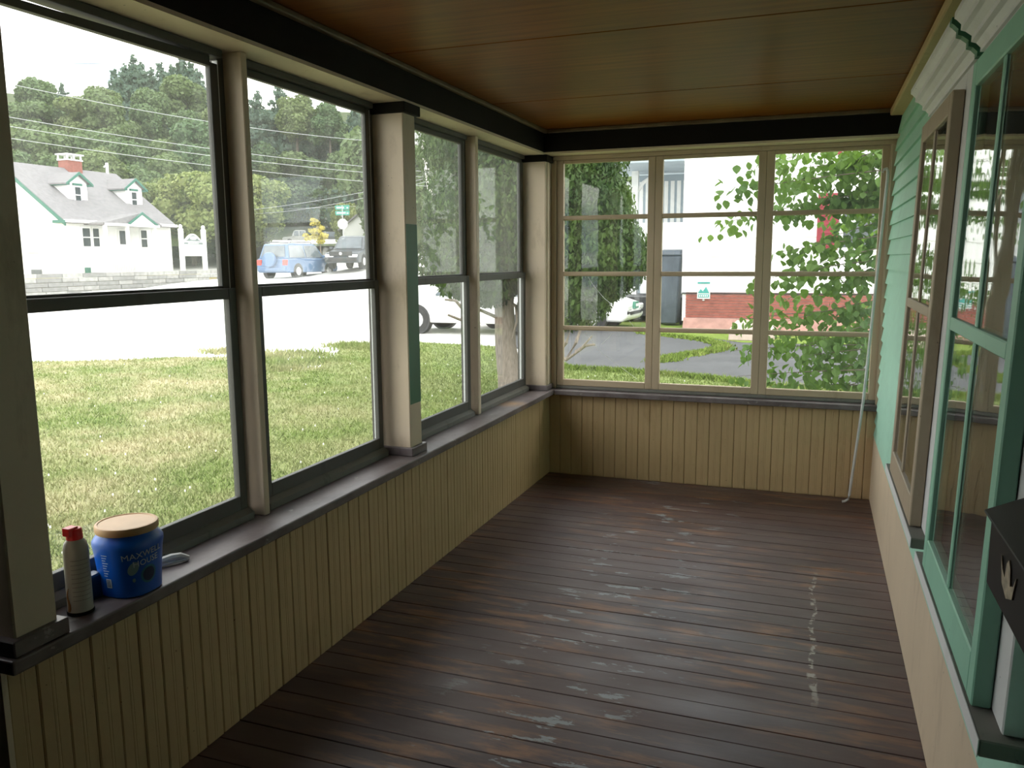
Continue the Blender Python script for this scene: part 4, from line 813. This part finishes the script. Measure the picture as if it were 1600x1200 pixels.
MB().prism([(-.15, .95), (-.08, 1.06), (-.02, 1.0), (.06, 1.12), (.15, .95)], 'y', -.036, -.03).build('mountain_print', ASIGN, q); MB().box(-.14, .14, -.036, -.03, .84, .92).build('text_band', ASIGN, q); MB().box(-.16, .16, -.036, -.03, 1.20, 1.245).build('title_band', ASIGN, q)
for i in range(5): MB().box(-.12+.05*i, -.09+.05*i, -.04, -.036, .86, .90).build('lettering', HWHITE, q)
tag(sgn, 'small green and white notice with a mountain picture on the white siding', 'sign')

# --- cedar outside the corner
cb0 = at(800, 640, 11.2); ced = empty('cedar_tree', (cb0.x, cb0.y, GZ)); c = Vector(ced.location)
def L_(u, v, d): return at(u, v, d)-c
MB().tube([(0.02, 0, -.05), L_(797, 590, 11.2), L_(790, 540, 11.2), L_(788, 480, 11.2), L_(786, 420, 11.2), L_(800, 300, 11.2), L_(815, 180, 11.2)], [.21, .17, .145, .135, .13, .10, .06], 12).build('trunk', BARKG, ced, smooth=True)
blobs = []
for u, v, d, r, rz in ((742, 250, 11, .58, .7), (690, 405, 11, .34, .36), (700, 350, 11, .34, .4), (735, 340, 11, .58, .6), (728, 410, 10.9, .5, .42), (745, 230, 11.4, .8, .8), (760, 330, 10.8, .8, .7), (765, 400, 10.9, .62, .45), (820, 210, 11.4, .9, .9), (850, 300, 11.0, .9, .8), (850, 390, 11.0, .8, .6),
        (895, 260, 11.0, .70, .8), (920, 340, 10.8, .60, .65), (940, 400, 10.8, .62, .55), (966, 405, 10.7, .38, .38), (900, 450, 10.9, .52, .42), (945, 440, 10.8, .36, .26), (880, 480, 11.1, .6, .30), (800, 120, 11.3, .8, .9), (780, 20, 11.3, .5, .8), (900, 180, 11.1, .45, .7), (745, 170, 11.2, .45, .6), (720, 448, 11, .30, .16), (765, 450, 11.0, .38, .25)):
    p = L_(u, v, d); blobs.append((p.x, p.y, p.z, r, rz))
link('crown', crown_mesh('crown', blobs, 130000, .034, LF_CED, 1, .8, .82), ced)
for pts in ([(790, 470, 11.2), (806, 478, 11.1), (808, 500, 11.0), (800, 530, 11)], [(786, 500, 11.2), (740, 480, 10.9), (715, 452, 10.8)], [(740, 480, 10.9), (720, 500, 10.7), (700, 492, 10.6)], [(730, 490, 10.8), (712, 470, 10.7), (695, 468, 10.7)],
            [(850, 545, 11.2), (885, 562, 10.8), (905, 548, 10.6), (925, 525, 10.5)], [(885, 562, 10.8), (900, 535, 10.7), (908, 512, 10.7)], [(870, 553, 11), (885, 535, 10.8), (893, 510, 10.8)], [(795, 565, 11.2), (825, 545, 11.2), (850, 545, 11.2)], [(900, 550, 10.7), (915, 540, 10.6), (930, 538, 10.6)]):
    MB().tube([L_(*p) for p in pts], [.028-.006*i for i in range(len(pts))], 6).build('branch', BARKG, ced)
tag(ced, 'tall dark cedar with a grey trunk just outside the porch corner', 'tree')

# --- leafy shrub tree outside the end window
st0 = Vector((1.05, 7.3, GZ)); shr = empty('shrub_tree', st0)
lv = [(0, 0, 0), (-.30, .18, .03), (-.46, .42, .05), (-.34, .72, .03), (0, 1.0, -.06), (.34, .72, .03), (.46, .42, .05), (.30, .18, .03), (0, .5, -.04)]
lf = [(0, 1, 8), (1, 2, 8), (2, 3, 8), (3, 4, 8), (4, 5, 8), (5, 6, 8), (6, 7, 8), (7, 0, 8)]
leaf_me = []
for k in range(3):
    s = (.058, .070, .083)[k]; leaf_me.append(MB().add([(x*s, y*s, z*s*(1+k*.5)) for x, y, z in lv], lf).mesh('leaf', LF_SHR))
MB().tube([(0, 0, 0), (-.05, .02, .9), (-.12, -.05, 1.7), (-.2, 0, 2.5), (-.25, .05, 3.2)], [.05, .045, .035, .025, .012], 8).build('trunk', BARK, shr)
twigs = [(1122, 302), (1118, 352), (1160, 268), (1212, 240), (1168, 443), (1150, 500), (1206, 396), (1148, 548), (1152, 588), (1200, 605), (1238, 425), (1226, 468), (1258, 540), (1246, 596), (1296, 258), (1284, 305), (1300, 350), (1290, 565), (1306, 606), (1325, 430), (1330, 490), (1250, 275), (1230, 330), (1218, 505), (1340, 380), (1345, 545), (1340, 300), (1235, 560), (1270, 380), (1275, 450), (1310, 520), (1352, 600), (1290, 240), (1350, 250), (1205, 300), (1215, 270), (1320, 330), (1262, 330), (1190, 530)]
pos = []
for i, (u, v) in enumerate(twigs):
    d = 6.75+1.1*random.random(); e = at(u, v, d); hgt = e.z+random.uniform(.05, .35); s_ = Vector((st0.x-.1+random.uniform(-.1, .1), st0.y+random.uniform(-.25, .3), hgt)); mid = (s_+e)/2+Vector((0, 0, random.uniform(.02, .12)))
    pts = [s_.lerp(mid, t/4).lerp(mid.lerp(e, t/4), t/4) for t in range(5)]
    MB().tube([p-st0 for p in pts], [.008, .006, .0045, .003, .0015], 5).build('twig', BARK, shr)
    L = (e-s_).length; n = int(L/.0125)
    for k in range(n):
        t = max(.0, (k+random.random())/n); t = .12+.88*t; pp = s_.lerp(mid, t).lerp(mid.lerp(e, t), t)+Vector((random.gauss(0, .05), random.gauss(0, .08), random.gauss(-.02, .055))); pos.append(pp)
random.shuffle(pos); rest = MB()
for i, pp in enumerate(pos):
    rot = Matrix.Rotation(random.uniform(0, 6.28), 4, 'Z') @ Matrix.Rotation(R(random.uniform(-95, -20)), 4, 'X') @ Matrix.Rotation(R(random.uniform(-35, 35)), 4, 'Y')
    me = leaf_me[i % 3]
    if i < 300:
        o = link('leaf', me, shr); o.matrix_local = Matrix.Translation(pp-st0) @ rot
    else: rest.add([tuple(pp-st0+(rot.to_3x3() @ v_.co)) for v_ in me.vertices], lf)
o = rest.build('foliage', LF_SHR, shr); o['kind'] = 'stuff'
tag(shr, 'light green broad-leaved shrub tree against the right of the end window', 'tree')
